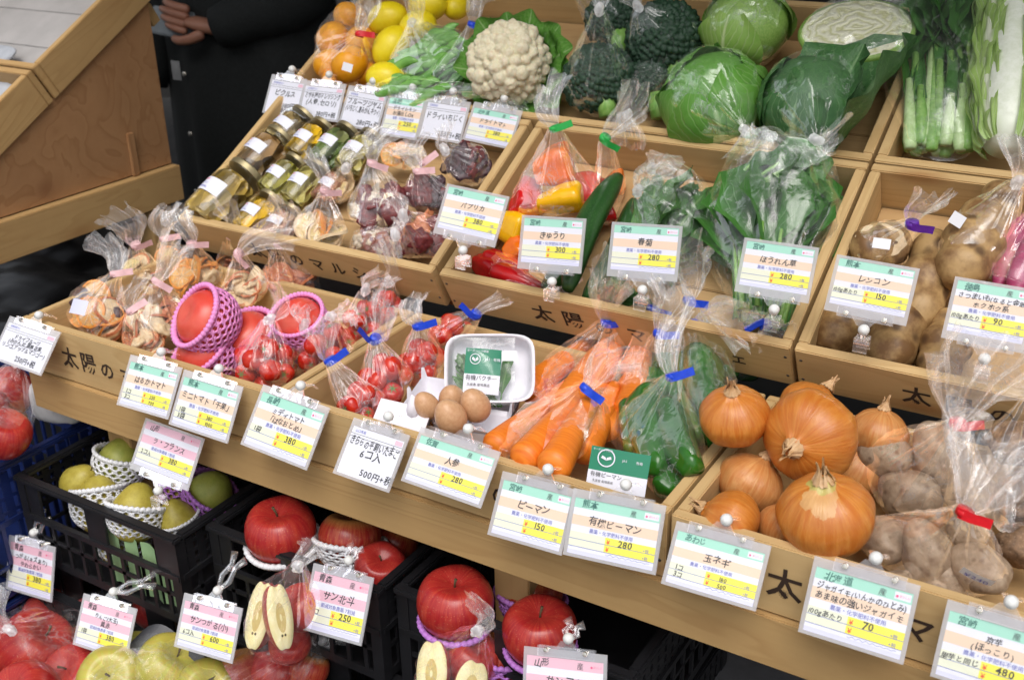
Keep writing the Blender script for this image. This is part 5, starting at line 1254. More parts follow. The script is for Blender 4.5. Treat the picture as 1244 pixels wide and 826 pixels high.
for i, (px, py, w, r) in enumerate([(404, 47, .01, 21), (425, 78, .015, 24), (400, 78, .0, 20), (440, 52, .0, 21), (425, 20, .0, 20), (445, 90, -.01, 16), (405, 98, -.01, 14)]):
    p = P3(F2, px, py, w); R = rrot(.8); put('mandarin', M_('orange'), t, p, R, rad(p, r)); pts += hullpts(p, R, rad(p, r))
bag(t, pts, P3(F2, 437, 42, .055), P3(F2, 445, -5, .09), .04, TAPE_R, seed=101, pleat=.4)
put('price_sticker', mesh('price_sticker', *grid_vf(lambda u, v: ((u - .5) * .017, (v - .5) * .012, 0), 2, 2), [WHITE]), t, P3(F2, 422, 82, .047), xybasis((1, .1, -.2), (0, .3, .9)))
# snap peas and beans
def pod_mesh(name, mat): return mesh(name, *tube_vf([(x, .18 * sin(x * 2.5), 0) for x in np.linspace(-1, 1, 12)], [.03, .14, .22, .25, .24, .26, .24, .26, .24, .2, .12, .03], 9, .55), [mat])
PODM = pod_mesh('pea_pod', m_bean); BEANM = mesh('bean_pod', *tube_vf([(x, .08 * sin(x * 2), 0) for x in np.linspace(-1, 1, 10)], [.03] + [.075] * 8 + [.03], 8), [m_bean2])
def pods(label, m, name, F, cs, n, L, sp, neck, tail, seed, tape=None, knot=True, group=None, dirv=(1, .2, .1)):
    t = thing(name + '_bag', label, 'bag of beans', P3(F, *cs, -.05)); rr = random.Random(seed); pts = []
    c = Vector(P3(F, *cs, .0)); FR = frR(F)
    for i in range(n):
        o = c + FR @ Vector((rr.uniform(-1, 1) * sp[0], rr.uniform(-1, 1) * sp[1], rr.uniform(-1, 1) * sp[2] + .01))
        x = (FR @ (Vector(dirv) + Vector((rr.uniform(-.35, .35), rr.uniform(-.35, .35), rr.uniform(-.2, .2))))).normalized()
        R = xybasis(x, FR @ Vector((0, .5, rr.uniform(.3, 1)))); put(name, m, t, o, R, L * rr.uniform(.85, 1.1)); pts += hullpts(o, R, (L, L * .2, L * .1))
    bag(t, pts, P3(F, *neck), P3(F, *tail), .03, tape, seed=seed, knot=knot, pleat=.3); return t
pods('bag of plump snap peas left of the cauliflower', PODM, 'snap_pea', F2, (528, 78), 60, .030, (.036, .036, .018), (500, 28, .05), (515, 8, .08), 111)
pods('bag of thin green beans with a blue tape beside the snap peas', BEANM, 'green_bean', F2, (575, 75), 40, .042, (.014, .030, .014), (574, 30, .055), (585, -8, .09), 112, TAPE_B, False, dirv=(.35, 1, .1))
pods('flat bag of green pods above the top row cards', PODM, 'snap_pea', F2, (505, 118), 20, .026, (.05, .014, .010), (600, 110, .02), (625, 112, .02), 113, None, False)
# cauliflower
p = Vector(P3(F2, 620, 78, .03)); r = rad(p, 54); t = thing('cauliflower', 'creamy cauliflower head with a few green leaves', 'cauliflower', p); R = basis(FC(p) + Vector((-.2, 0, .3)))
mb = MB()
def bulb(c, s, seed, res=10):
    return lathe_vf([(sin(pi * k / 7) * s, -cos(pi * k / 7) * s) for k in range(8)], res, lambda x, y, z, th, tt: (c[0] + x, c[1] + y, c[2] + z))
rr = random.Random(4); CURD = []
for i, d in enumerate(dirs(150)):
    d = Vector(d)
    if d.z < -.25: continue
    k = .80 + .10 * nz(d.x * 1.6, d.y * 1.6, d.z * 1.6); s = rr.uniform(.10, .19)
    CURD.append((d * k, s))
bm = bmesh.new(); bmesh.ops.create_icosphere(bm, subdivisions=6, radius=1)
for v in bm.verts:
    d = v.co.normalized(); best = .80
    for c, s in CURD:
        b = d.dot(c); q = c.length_squared - b * b
        if q < s * s: best = max(best, b + sqrt(s * s - q))
    v.co = d * (best + .03 * nz(d.x * 11, d.y * 11, d.z * 11) + .022 * nz(d.x * 26, d.y * 26, d.z * 26) + .012 * nz(d.x * 55, d.y * 55, d.z * 55)) * (1 if d.z > -.3 else .9)
m = bpy.data.meshes.new('cauliflower_curd'); bm.to_mesh(m); bm.free(); m.materials.append(m_curd); m.polygons.foreach_set('use_smooth', [True] * len(m.polygons))
put('curd', m, t, p, R, (r * 1.02, r * 1.0, r * .95))
N2 = frR(F2) @ Vector((0, 0, 1))
for i in range(13):
    a = i * 2 * pi / 13 + .3; d = Vector((cos(a), sin(a), 0)); b = p + R @ (d * r * .45 + Vector((0, 0, -r * .9))); e = p + R @ (d * r * (1.22 if i not in (0, 1, 12, 11) else 1.35) + Vector((0, 0, r * (-.15 if i % 2 else .1))))
    put_leaf(t, 'caul', i % 4, b, e, -(R @ d) + Vector((0, 0, .2)), wscale=1.5)
# broccoli in bags
def brocc(label, px, py, w, rpx, neck, tail, seed, knot=True, tape=None):
    p = Vector(P3(F2, px, py, w)); r = rad(p, rpx); t = thing('broccoli_bag', label, 'bag of broccoli', p); R = basis((-.1, -.5, .85))
    if 'broc' not in MSH:
        rr = random.Random(8); CB = [(Vector(d) * rr.uniform(.86, .93), rr.uniform(.06, .11)) for d in dirs(480) if d[2] > -.3]
        bm = bmesh.new(); bmesh.ops.create_icosphere(bm, subdivisions=6, radius=1)
        for v in bm.verts:
            d = v.co.normalized(); best = .86
            for c, s in CB:
                b = d.dot(c); q = c.length_squared - b * b
                if q < s * s: best = max(best, b + sqrt(s * s - q))
            v.co = d * (best + .03 * nz(d.x * 26, d.y * 26, d.z * 26))
        m = bpy.data.meshes.new('broccoli_crown'); bm.to_mesh(m); bm.free(); m.materials.append(m_broc); m.polygons.foreach_set('use_smooth', [True] * len(m.polygons)); MSH['broc'] = m
    put('crown', MSH['broc'], t, p, R, r)
    put('stalk', mesh('broccoli_stalk', *tube_vf([(0, 0, 0), (.01, -.012, -.03)], [.014, .012], 12), [m_stalk]), t, p + Vector((.02, -.02, -.01)))
    bag(t, hullpts(p, R, r), P3(F2, *neck), P3(F2, *tail), .045, tape, seed=seed, knot=knot, mat=FILM_D, pleat=.3, wr=.004)
brocc('bagged dark broccoli right of the cauliflower, its film peaked', 728, 98, .01, 46, (728, 12, .12), (735, -30, .16), 121)
brocc('bagged dark broccoli behind, between the peaked bag and the pale cabbage', 808, 50, .01, 50, (775, 8, .07), (760, -18, .10), 122)
brocc('bagged dark broccoli at the top edge above the cauliflower', 745, 25, .0, 36, (700, -12, .05), (690, -30, .09), 123)
brocc('bagged broccoli low in front of the divider board beside the peaked bag', 790, 100, -.02, 34, (762, 140, .02), (752, 158, .02), 124)
# cabbages
def cabbage(label, px, py, w, rpx, mat_k, n, seed, sq=.85, name='cabbage', cat='cabbage', bagit=None, big=None, group='round cabbages'):
    p = Vector(P3(F2, px, py, w)); r = rad(p, rpx); t = thing(name, label, cat, p, group); rr = random.Random(seed); mat = {'l': m_cabl, 'm': m_cabm, 'd': m_cabd}[mat_k]
    put('heart', sphere_mesh('cabbage_heart', mat, 4, (1, 1, sq), .04, seed, 1.5), t, p, frR(F2), r * .97)
    FRm = frR(F2)
    for i in range(n):
        # wrapper leaves: shell patches with a thick rib, lifted and ruffled at their edge
        a0 = rr.uniform(0, 2 * pi); wid = rr.uniform(.7, 1.1)
        def f(u, v, a0=a0, wid=wid, k=1.0 + .012 * i):
            v2 = v * 2.3 - .2; a = a0 + (u - .5) * 2 * wid * sin(min(pi, max(.25, v2 * 1.15)))
            e = abs(u - .5) * 2; lift = .05 * e ** 4 * (1 + sin(v * 14 + i + u * 9)) + .10 * max(0, v - .82) * (1 + sin(u * 16 + i))
            q = k + lift - .02 * (1 - e) * 0 + .012 * sin(u * 30 + v * 4) * e
            z = -cos(v2 * 1.25) * .95; rr_ = sqrt(max(0, 1 - z * z))
            return (cos(a) * rr_ * q * r, sin(a) * rr_ * q * r, z * q * r * sq)
        nu, nv = 15, 16; V, F = grid_vf(f, nu, nv); m = mesh('leaf', V, F, [mat]); uv = m.uv_layers.new(name='UVMap')
        for l in m.loops: j = l.vertex_index; uv.data[l.index].uv = ((j % nu) / (nu - 1), (j // nu) / (nv - 1))
        put('leaf', m, t, p, FRm @ Matrix.Rotation(rr.uniform(-.5, .5), 3, 'X'))
    if bagit: bag(t, hullpts(p, FRm, r * 1.06), P3(F2, *bagit[0]), P3(F2, *bagit[1]), .05, None, seed=seed, knot=True, mat=FILM_D, pleat=.3, wr=.004)
    return t, p, r
cabbage('pale green unwrapped looking cabbage at the back of the top row', 907, 32, .02, 52, 'l', 6, 131, bagit=((950, -20, .06), (960, -40, .09)))
cabbage('mid green cabbage in crinkled film, front of the top row', 866, 118, .018, 62, 'm', 7, 132, .82, bagit=((905, 160, .035), (912, 172, .03)))
t, p, r = cabbage('dark green cabbage with one huge outer leaf, in knotted film', 985, 122, .03, 60, 'd', 6, 133, .85, bagit=((992, 170, .05), (1015, 178, .04)))
put_leaf(t, 'cabd', 1, P3(F2, 1010, 185, .0), P3(F2, 1092, 28, .06), Vector((-.5, -.8, .6)), wscale=.72)
put_leaf(t, 'cabd', 2, P3(F2, 1000, 170, .02), P3(F2, 1040, 45, .09), Vector((-.2, -.8, .6)), wscale=.62)
# halved white cabbage
p = Vector(P3(F2, 1040, 35, .03)); r = rad(p, 70)
t = thing('half_cabbage', 'halved cabbage with its pale cut face up, behind the huge dark leaf', 'cabbage', p); Rh = basis((.0, -.45, .9))
def cutmat():
    M = Mt('cabbage_cut_face'); tc = M.n('TexCoord'); n = M.noise(tc.outputs['Object'], 2.2, 3); wv = M.n('TexWave'); wv.wave_type = 'RINGS'; wv.rings_direction = 'Z'; wv.inputs['Scale'].default_value = 1.6; wv.inputs['Distortion'].default_value = 14; wv.inputs['Detail'].default_value = 3; wv.inputs['Detail Scale'].default_value = 1.5
    M.l(tc.outputs['Object'], wv.inputs[0]); c = M.ramp(wv.outputs[1], [(.0, (.60, .60, .30)), (.25, (.74, .73, .50)), (.8, (.80, .79, .60))]); return M.set(c, .4, M.bump(wv.outputs[1], .25, .03))
put('cut_face', mesh('cabbage_cut', *lathe_vf([(0, .03), (.5, .035), (.9, .01), (.97, -.02)], 40, lambda x, y, z, th, tt: (x, y, z + .01 * nz(x * 6, y * 6, 0))), [cutmat()]), t, p, Rh, (r, r * .9, r))
put('outer_leaves', mesh('half_cabbage_body', *lathe_vf([(0, -.8), (.5, -.7), (.85, -.4), (1, -.05), (.97, .0)], 40), [m_cabl]), t, p, Rh, (r, r * .9, r))
bag(t, hullpts(p, Rh, (r, r * .9, r * .3)), P3(F2, 1080, -40, .05), P3(F2, 1090, -60, .08), .04, None, seed=135, knot=True, pleat=.2)
m_stalk2 = spotty('pale_stalk', (.42, .60, .24), (.58, .72, .40), 10, .35, stretch=(12, 12, 1), unit=False)
# bundled greens with white stalks
t = thing('greens_bag', 'tall bag of komatsuna with pale thick stalks and a small label', 'greens', P3(F2, 1140, 110, -.06)); rr = random.Random(3); pts = []
for i in range(22):
    s = (i % 11) / 10 * 2 - 1 + rr.uniform(-.06, .06); lay = i // 11
    b = Vector(P3(F2, 1140 + s * 34, 184 + rr.uniform(-9, 6) - lay * 5, -.025 + .02 * lay)); m_ = Vector(P3(F2, 1142 + s * 36 + rr.uniform(-5, 5), rr.uniform(40, 120), -.01 + .03 * lay)); e = Vector(P3(F2, 1150 + s * 44, -30 + rr.uniform(-20, 40), .02 + .02 * lay))
    put('stalk', mesh('komatsuna_stalk', *tube_vf([b - b, (b * .9 + m_ * .1) - b, (b + m_) / 2 - b, m_ - b], [.0065, .0085, .007, .004], 10, .8), [(m_stalk, m_stalk, m_stalk2)[i % 3]]), t, b); pts += [tuple(b + N2 * .012), tuple(b - N2 * .01), tuple(m_ + N2 * .02)]
    for k in range(2): pts += put_leaf(t, 'komat', (i + k) % 4, m_ * .75 + b * .25, e + Vector((rr.uniform(-.02, .02), 0, rr.uniform(-.01, .01))), UP2 + Vector((s * .6, 0, 0)), twist=rr.uniform(-.6, .6))
bag(t, pts, P3(F2, 1150, -70, .05), P3(F2, 1150, -100, .07), .06, TAPE_B, seed=136, mat=FILM_D, pleat=.2, wr=.003)
p = P3(F2, 1143, 130, .045); put('printed_label', mesh('greens_label', *grid_vf(lambda u, v: ((u - .5) * .026, (v - .5) * .05, .004 * cos(u * 3 - 1.5)), 6, 4), [CLEAR]), t, p, xybasis((1, .1, 0), (.0, .8, .6)))
# napa cabbage
pa, ax, hl = between(F2, (1222, 182), (1238, -30), .015, .03); r = rad(pa, 44)
t = thing('napa_cabbage', 'long napa cabbage with a broad white rib, at the right edge', 'napa cabbage', pa); R = basis(ax); Rn = xybasis(R @ Vector((1, 0, 0)) if False else (ax.cross(UP2)), ax)
put('heart', mesh('napa_heart', *lathe_vf([(0, -1), (.6, -.97), (.85, -.85), (.95, -.6), (1.0, -.2), (1.0, .3), (.8, .8), (0, 1)], 28), [m_napaw]), t, pa, basis(ax), (r * .9, r * .9, hl * .98))
def rib(u, v):
    a = (u - .5) * (1.15 - .75 * v); q = r * (1.0 + .10 * sin(pi * u) + .03); return (sin(a) * q, (v - .48) * 2 * hl * .98, cos(a) * q * (.45 + .55 * min(1, v * 4) ** .6) )
put('white_rib', mesh('napa_rib', *grid_vf(rib, 16, 20), [m_napaw]), t, pa, Rn)
for k, (a0, wd) in enumerate([(-1.05, .8), (1.05, .8), (-1.9, .8), (1.9, .8), (-.62, .5), (.62, .5), (0, .45), (-1.4, .6), (1.4, .6)]):
    def f(u, v, a0=a0, wd=wd, k=k):
        a = a0 + (u - .5) * wd * 2 * (.6 + .5 * v); e = abs(u - .5) * 2; q = r * (1.02 + .02 * (k % 3)) + r * .09 * e * e * (1 + sin(v * 23 + k * 2 + u * 6 + 3 * nz(v * 5, k, 0))) + .10 * r * nz(u * 6, v * 11, k)
        y = (v - .5) * 2 * hl * (1.0 if k != 6 else .5) + (0 if k != 6 else hl * .75)
        q *= (.55 + .45 * min(1, v * 3) ** .5) if k != 6 else 1
        return (sin(a) * q, y, cos(a) * q)
    nu, nv = 17, 44; V, F = grid_vf(f, nu, nv); m = mesh('leaf', V, F, [m_napa]); uv = m.uv_layers.new(name='UVMap')
    for l in m.loops: j = l.vertex_index; uv.data[l.index].uv = ((j % nu) / (nu - 1), (j // nu) / (nv - 1))
    put('leaf', m, t, pa, Rn)

# ------------------------------------------------------------------ eggs in their carton
PULP = plain('lilac_carton_foam', (.80, .78, .84), .5, .03, 60, .1)
ce = Vector(P3(F1, 560, 503, -.03)); t = thing('egg_carton', 'open lilac white egg carton with its lid propped up', 'egg carton', ce)
EX = Vector((.96, .22, -.02)).normalized(); EY = Vector((-.22, .96, .12)).normalized(); RE = xybasis(EX, EY)
def tray(u, v):
    x = (u - .5) * .125; y = (v - .5) * .085
    cupx = abs(((u * 3) % 1) - .5) * 2; cupy = abs(((v * 2) % 1) - .5) * 2
    z = -.012 + .026 * max(cupx, cupy) ** 2.2 + (.012 if (cupx > .8 and cupy > .8) else 0)
    return (x, y, z)
put('tray', mesh('egg_tray', *grid_vf(tray, 49, 33), [PULP]), t, ce, RE)
def trayside(u, v):
    a = 2 * pi * u; cx, sy = cos(a), sin(a); k = max(abs(cx), abs(sy)); k2 = .85 * k + .15
    return (cx / k2 * .063 * (.88 + .12 * v), sy / k2 * .043 * (.88 + .12 * v), -.022 + .032 * v)
put('tray_wall', mesh('egg_tray_wall', *grid_vf(trayside, 48, 4, True), [PULP]), t, ce, RE)
# hinged flap on the left
put('flap', mesh('carton_flap', *box_vf((-.03, -.022, -.001), (.03, .022, .001)), [PULP], False), t, P3(F1, 486, 512, -.014), xybasis((.95, .25, -.1), (-.2, .8, .55)))
for x, y in ((508, 490), (552, 497)):
    q = P3(F1, x - 6, y, .002); put('divider', mesh('carton_peak', *lathe_vf([(.010, -.014), (.006, .0), (.003, .009), (0, .011)], 10), [PULP]), t, q)
# lid: shallow box with rounded corners, leaning back
pl_ = [P3(F1, 533, 492, -.008), P3(F1, 655, 492, -.01), P3(F1, 646, 402, .055), P3(F1, 546, 408, .055)]
LC = Vector(sum(pl_) / 4); LX = (Vector(pl_[1]) - Vector(pl_[0])).normalized(); LY = (Vector(pl_[3]) - Vector(pl_[0])).normalized(); RL = xybasis(LX, LY)
def lid(u, v):
    a = 2 * pi * u; c_, s_ = cos(a), sin(a); k = (abs(c_) ** 5 + abs(s_) ** 5) ** .2; w_, h_ = .047, .036
    prof = [(0, -.018), (.5, -.018), (.80, -.018), (.90, -.014), (.95, -.006), (1.0, .006), (1.07, .007), (1.07, .005), (1.0, .004), (.96, -.008)]
    f_ = v * (len(prof) - 1); i_ = min(int(f_), len(prof) - 2); q = f_ - i_; rr_ = prof[i_][0] * (1 - q) + prof[i_ + 1][0] * q; z = prof[i_][1] * (1 - q) + prof[i_ + 1][1] * q
    return (c_ / k * w_ * rr_, s_ / k * h_ * rr_, z)
put('lid', mesh('carton_lid', *grid_vf(lid, 56, 19, True), [PULP]), t, LC, RL)
for i, (x, y, w, r, lab) in enumerate([(547, 506, .004, 21, 'front egg of the four, lowest in the carton'), (577, 492, .006, 20, 'right egg nearest the carton lid'), (518, 492, .0, 16, 'left egg partly behind the white peak of the carton'), (549, 485, .0, 18, 'back egg between the two white peaks')]):
    p = P3(F1, x, y, w); o = put('egg', M_('egg'), None, p, basis((RND.uniform(-.4, .4), -.4, 1)), rad(p, r) * .92); tag(o, lab, 'egg', 'brown eggs in the carton')
# herb pack lying in the lid
hp = LC + RL @ Vector((-.006, -.004, -.004)); t = thing('herb_pack', 'clear pack of herbs with a green and white label, lying in the carton lid', 'herb pack', hp)
label_card(t, hp + RL @ Vector((-.002, .0, .012)), RL @ Vector((1, -.08, 0)), RL @ Vector((.18, 1, .05)), .040, .050, '有機パクチー')
pts = []; rr = random.Random(5)
for i in range(16):
    a = rr.uniform(-.9, .9); b = hp + RL @ Vector((.012 + rr.uniform(-.01, .01), -.038, .0)); e = hp + RL @ Vector((-.030 + rr.uniform(-.006, .03) * (i % 3), rr.uniform(-.01, .026), rr.uniform(0, .008)))
    pts += put_leaf(t, 'shun', i % 4, b, e, RL @ Vector((a * .5, 0, 1)), wscale=.7)
put('plastic_film', mesh('herb_film', *grid_vf(lambda u, v: ((u - .5) * .068, (v - .5) * .075, .014 + .003 * sin(u * 9 + v * 5) * sin(pi * v)), 16, 14), [FILM_D]), t, hp, RL)
put('price_sticker', mesh('price_sticker', *grid_vf(lambda u, v: ((u - .5) * .017, (v - .5) * .011, 0), 2, 2), [WHITE]), t, LC + RL @ Vector((.022, .012, .016)), RL)
# ------------------------------------------------------------------ plastic crates under the shelf
def wall_mesh(name, L, H, mat, t=.0035, win=True, pitch=.026, bar=.006, holes=False):
    """crate wall along X from 0 to L, Z from 0 to H (top), outward face at y = 0 (towards -Y)"""
    mb = MB(); B = lambda x0, x1, z0, z1, y0=0., y1=t: mb.box((x0, y0, z0), (x1, y1, z1))
    mid = H * .60
    B(0, L, mid - .010, mid - .002, -.003, t + .0); B(0, L, 0, .012)
    n = max(2, int(L / pitch)); px = L / n
    for i in range(n + 1):
        x = i * px; B(max(0, x - bar / 2), min(L, x + bar / 2), .012, mid - .010)
    B(0, L, .042, .047)
    if win:
        for x0, x1 in ((0, L * .13), (L * .44, L * .56), (L * .87, L)): B(x0, x1, mid - .002, H - .012)
        B(0, L, H - .012, H - .0085)
    else:
        m_ = max(3, int(L / .018)); p_ = L / m_
        for i in range(m_ + 1): B(max(0, i * p_ - .006), min(L, i * p_ + .006), mid - .002, H - .012, .0004, t - .0004)
        for k in range(3): B(0, L, mid + .004 + k * (H - .012 - mid) / 3, mid + .009 + k * (H - .012 - mid) / 3, .0002, t - .0002)
    return mb.mesh(name, [mat])
def plastic_crate(x0, x1, y0, y1, z0, z1, mat, label, group=None, cat='plastic crate'):
    t = thing('plastic_crate', label, cat, ((x0 + x1) / 2, (y0 + y1) / 2, z0), group); L, D_, H = x1 - x0, y1 - y0, z1 - z0
    Rz = lambda a: Matrix.Rotation(a, 3, 'Z')
    put('front_wall', wall_mesh('crate_wall', L, H, mat), t, (x0, y0, z0))
    put('back_wall', wall_mesh('crate_wall', L, H, mat, win=False), t, (x1, y1, z0), Rz(pi))
    put('side_wall', wall_mesh('crate_wall', D_ - .008, H, mat, win=False), t, (x0, y1 - .004, z0), Rz(-pi / 2))
    put('side_wall', wall_mesh('crate_wall', D_ - .008, H, mat, win=False), t, (x1, y0 + .004, z0), Rz(pi / 2))
    mb = MB(); r = .009
    for a, b in (((x0 - .004, y0 - .005), (x1 + .004, y0 + r)), ((x0 - .004, y1 - r), (x1 + .004, y1 + .005)), ((x0 - .004, y0 + r), (x0 + r, y1 - r)), ((x1 - r, y0 + r), (x1 + .004, y1 - r))):
        mb.box((a[0], a[1], z1 - .0085), (b[0], b[1], z1))
    c = Vector(((x0 + x1) / 2, (y0 + y1) / 2, z0))
    bm = bmesh.new(); 
    mm = bpy.data.meshes.new('crate_rim'); mm.from_pydata([tuple(Vector(v) - c) for v in mb.V], [], mb.F); bm.from_mesh(mm)
    bmesh.ops.bevel(bm, geom=bm.edges[:], offset=.0022, segments=2, affect='EDGES'); bm.to_mesh(mm); bm.free(); mm.materials.append(mat)
    put('rim', mm, t, c)
    fl = MB(); n = 12
    fl.box((x0 + .004, y0 + .004, z0 + .001), (x1 - .004, y1 - .004, z0 + .004)); put('floor', fl.mesh('crate_floor', [mat]), t)
    for i, (x, y) in enumerate(((x0, y0), (x1, y0), (x0, y1), (x1, y1))):
        sx, sy = (1 if i % 2 == 0 else -1), (1 if i < 2 else -1)
        a = (min(x, x + sx * .014) - (.0015 if sx > 0 else -.0), min(y, y + sy * .014) - (.0015 if sy > 0 else 0)); b = (max(x, x + sx * .014) + (.0015 if sx < 0 else 0), max(y, y + sy * .014) + (.0015 if sy < 0 else 0))
        put('corner_post', MB().box((a[0], a[1], z0 + .0005), (b[0], b[1], z1 - .009)).mesh('crate_post', [mat]), t)
    return t
ZR = -.27
plastic_crate(-.483, -.187, -.312, -.03, ZR - .135, ZR, BLACKP, 'black plastic crate of pears, left of the crate of red apples', 'black crates under the shelf')
plastic_crate(-.172, .088, -.268, .02, ZR - .135, ZR, BLACKP, 'black plastic crate of red apples in the middle, behind the halved apple bag', 'black crates under the shelf')
plastic_crate(.104, .395, -.252, .03, ZR - .135, ZR, BLACKP, 'black plastic crate of red apples at the right, with an empty corner', 'black crates under the shelf')
# what they stand on: upturned crates, and a second lower row that holds the bagged apples
plastic_crate(-.483, -.06, -.29, .03, -.62, ZR - .140, BLACKP, 'empty black crate under the pear crate, carrying it', 'lower black crates')
plastic_crate(-.04, .395, -.25, .03, -.62, ZR - .140, BLACKP, 'empty black crate under the red apple crates, carrying them', 'lower black crates')
plastic_crate(-.56, -.12, -.66, -.325, -.56, -.435, BLACKP, 'low black crate at the front holding the big bag of red apples', 'lower black crates')
plastic_crate(-.11, .30, -.62, -.30, -.56, -.435, BLACKP, 'low black crate at the front holding the small apple bags', 'lower black crates')
GREYF = plain('grey_packing_sheet', (.06, .06, .068), .5, .2, 40)
o = put('packing_sheet', mesh('packing_sheet', *grid_vf(lambda u, v: (-.235 + .14 * u, -.335 - .08 * v + .01 * sin(u * 5), -.405 - .03 * v + .006 * sin(u * 13 + v * 4)), 24, 10), [GREYF])); tag(o, 'dark grey packing sheet below the pear crate', 'sheet')
plastic_crate(-.93, -.497, -.40, -.11, -.45, -.255, BLUEP, 'navy blue plastic crate at the far left, upper one of two', 'navy crates')
plastic_crate(-.93, -.497, -.41, -.11, -.70, -.458, BLUEP, 'navy blue plastic crate at the far left, lower one of two', 'navy crates')
# pale green paper at the front of the pear crate
gp = plain('pale_green_paper', (.34, .52, .26), .7, .05, 30)
for i, x in enumerate((-.335, -.300, -.268, -.238)):
    o = put('paper_strip', mesh('paper_strip', *grid_vf(lambda u, v: (x + .028 * u, -.300 + .003 * sin(u * 4), ZR - .125 + .085 * v), 5, 4), [gp])); tag(o, ['leftmost strip of pale green paper behind the pear crate slats', 'second strip of pale green paper from the left in the pear crate', 'third strip of pale green paper from the left in the pear crate', 'rightmost strip of pale green paper behind the pear crate slats'][i], 'paper')

def low(px, py, z): return tuple(on_z(z, px, py))
def lowfruit(mk, px, py, z, rpx, axis, label, name, cat, group, mat=None, open_=.3, stem=True):
    p = Vector(low(px, py, z)); r = rad(p, rpx)
    t = thing(name, label, cat, p, group); R = basis(axis, RND.uniform(0, 6)); put(k_name(mk), M_(mk), t, p, R, r)
    if mat: net(t, p, R, r * 1.03, mat, open_, 8, 18)
    if stem: put('stem', M_('astem'), t, p + R @ Vector((0, 0, r * (1.0 if mk[:4] == 'pear' else .48))), R, r * 1.1)
GP = 'pears in the black crate'
lowfruit('pear', 98, 586, -.30, 24, (.6, .2, .7), 'brown yellow pear lying in the back left corner', 'pear', 'pear', GP)
lowfruit('pearg', 146, 563, -.285, 30, (.1, .3, .9), 'green pear in a white foam net at the back', 'netted_pear', 'pear', GP, FOAM_W, .35, False)
lowfruit('pear', 122, 612, -.315, 32, (-.3, .3, .8), 'pear sunk in a white foam net at the left front', 'netted_pear', 'pear', GP, FOAM_W, .5, False)
lowfruit('pear', 166, 622, -.292, 33, (-.1, .4, .8), 'yellow pear in a white foam net at the front rim', 'netted_pear', 'pear', GP, FOAM_W, .2, False)
lowfruit('pear', 215, 630, -.305, 24, (-.2, -.1, 1), 'russet pear with a long curved stem, front right', 'netted_pear', 'pear', GP, FOAM_W, .0, True)
lowfruit('pearg', 255, 600, -.295, 30, (.5, .2, .8), 'green pear in a violet foam net, right side of the crate', 'netted_pear', 'pear', GP, FOAM_V, .15, False)
lowfruit('pear', 222, 588, -.315, 28, (.1, .4, .8), 'pear deep in a violet foam net at the back right', 'netted_pear', 'pear', GP, FOAM_V, .6, False)
lowfruit('pear', 150, 655, -.355, 30, (.1, .4, .8), 'pear in a white net seen low between the crate slats', 'netted_pear', 'pear', GP, FOAM_W, .6, False)
GA = 'loose red apples in black crates'
lowfruit('apple', 341, 645, -.268, 43, (.05, -.15, 1), 'round red apple with its stem up, alone at the left of the middle crate', 'apple', 'apple', GA, FOAM_W, -.45)
lowfruit('apple2', 425, 655, -.278, 38, (-.1, .35, .9), 'large red apple in a white foam net, top centre of the middle crate', 'apple', 'apple', GA, FOAM_W, -.1)
lowfruit('apple', 462, 690, -.285, 32, (.35, -.25, .9), 'red apple tipped to show its green hollow, right end of the middle crate', 'apple', 'apple', GA)
lowfruit('apple2', 480, 660, -.31, 28, (.2, .4, .8), 'blushed apple deep under the shelf behind the tipped one', 'apple', 'apple', GA)
lowfruit('apple2', 385, 700, -.325, 34, (0, .2, 1), 'apple low in the middle crate, mostly behind the halved apple bag', 'apple', 'apple', GA, FOAM_W, .1)
lowfruit('apple', 553, 733, -.270, 47, (.05, -.05, 1), 'big crimson apple in the left of the right crate', 'apple', 'apple', GA, FOAM_V, -.6)
lowfruit('apple2', 645, 722, -.290, 38, (.0, .3, .9), 'red apple half hidden under the shelf edge, in a violet net', 'apple', 'apple', GA, FOAM_V, -.1)
lowfruit('apple', 656, 768, -.278, 46, (.05, -.1, 1), 'big crimson apple at the front of the right crate, above the cut off card', 'apple', 'apple', GA, FOAM_V, -.6)
lowfruit('apple2', 600, 800, -.34, 40, (.05, .3, 1), 'red apple low in the right crate between the two crimson ones', 'apple', 'apple', GA, FOAM_V, .2)

def fruit_bag(label, cat, mk, items, neck, tail, seed, tape=None, knot=True, tw=.04):
    """items: (px, py, z, rpx)"""
    ps = [Vector(low(x, y, z)) for x, y, z, r in items]
    t = thing('apple_bag', label, cat, (ps[0].x, ps[0].y, min(p.z for p in ps) - .04)); pts = []
    for i, (p, it) in enumerate(zip(ps, items)):
        R = rrot(.9); r = rad(p, it[3]); k = mk[i % len(mk)]; put('apple', M_(k), t, p, R, r); pts += hullpts(p, R, r)
        put('stem', M_('astem'), t, p + R @ Vector((0, 0, r * .5)), R, r)
    bag(t, pts, neck, tail, tw, tape, seed=seed, knot=knot, pleat=.35, mat=FILM_D); return t
fruit_bag('big bag of large red apples in the bottom left corner', 'bag of apples', ['apple'], [(42, 786, -.47, 46), (112, 765, -.50, 40), (-15, 790, -.48, 42), (95, 822, -.48, 42), (188, 740, -.50, 26), (30, 850, -.47, 46), (60, 750, -.50, 34)], low(12, 765, -.40), low(-20, 745, -.38), 141)
fruit_bag('bag of yellow green apples at the bottom, right of the red apples', 'bag of apples', ['appley'], [(135, 825, -.43, 40), (205, 812, -.425, 42), (250, 836, -.43, 36), (150, 872, -.43, 42), (165, 800, -.45, 32)], low(200, 872, -.35), low(210, 900, -.33), 142)
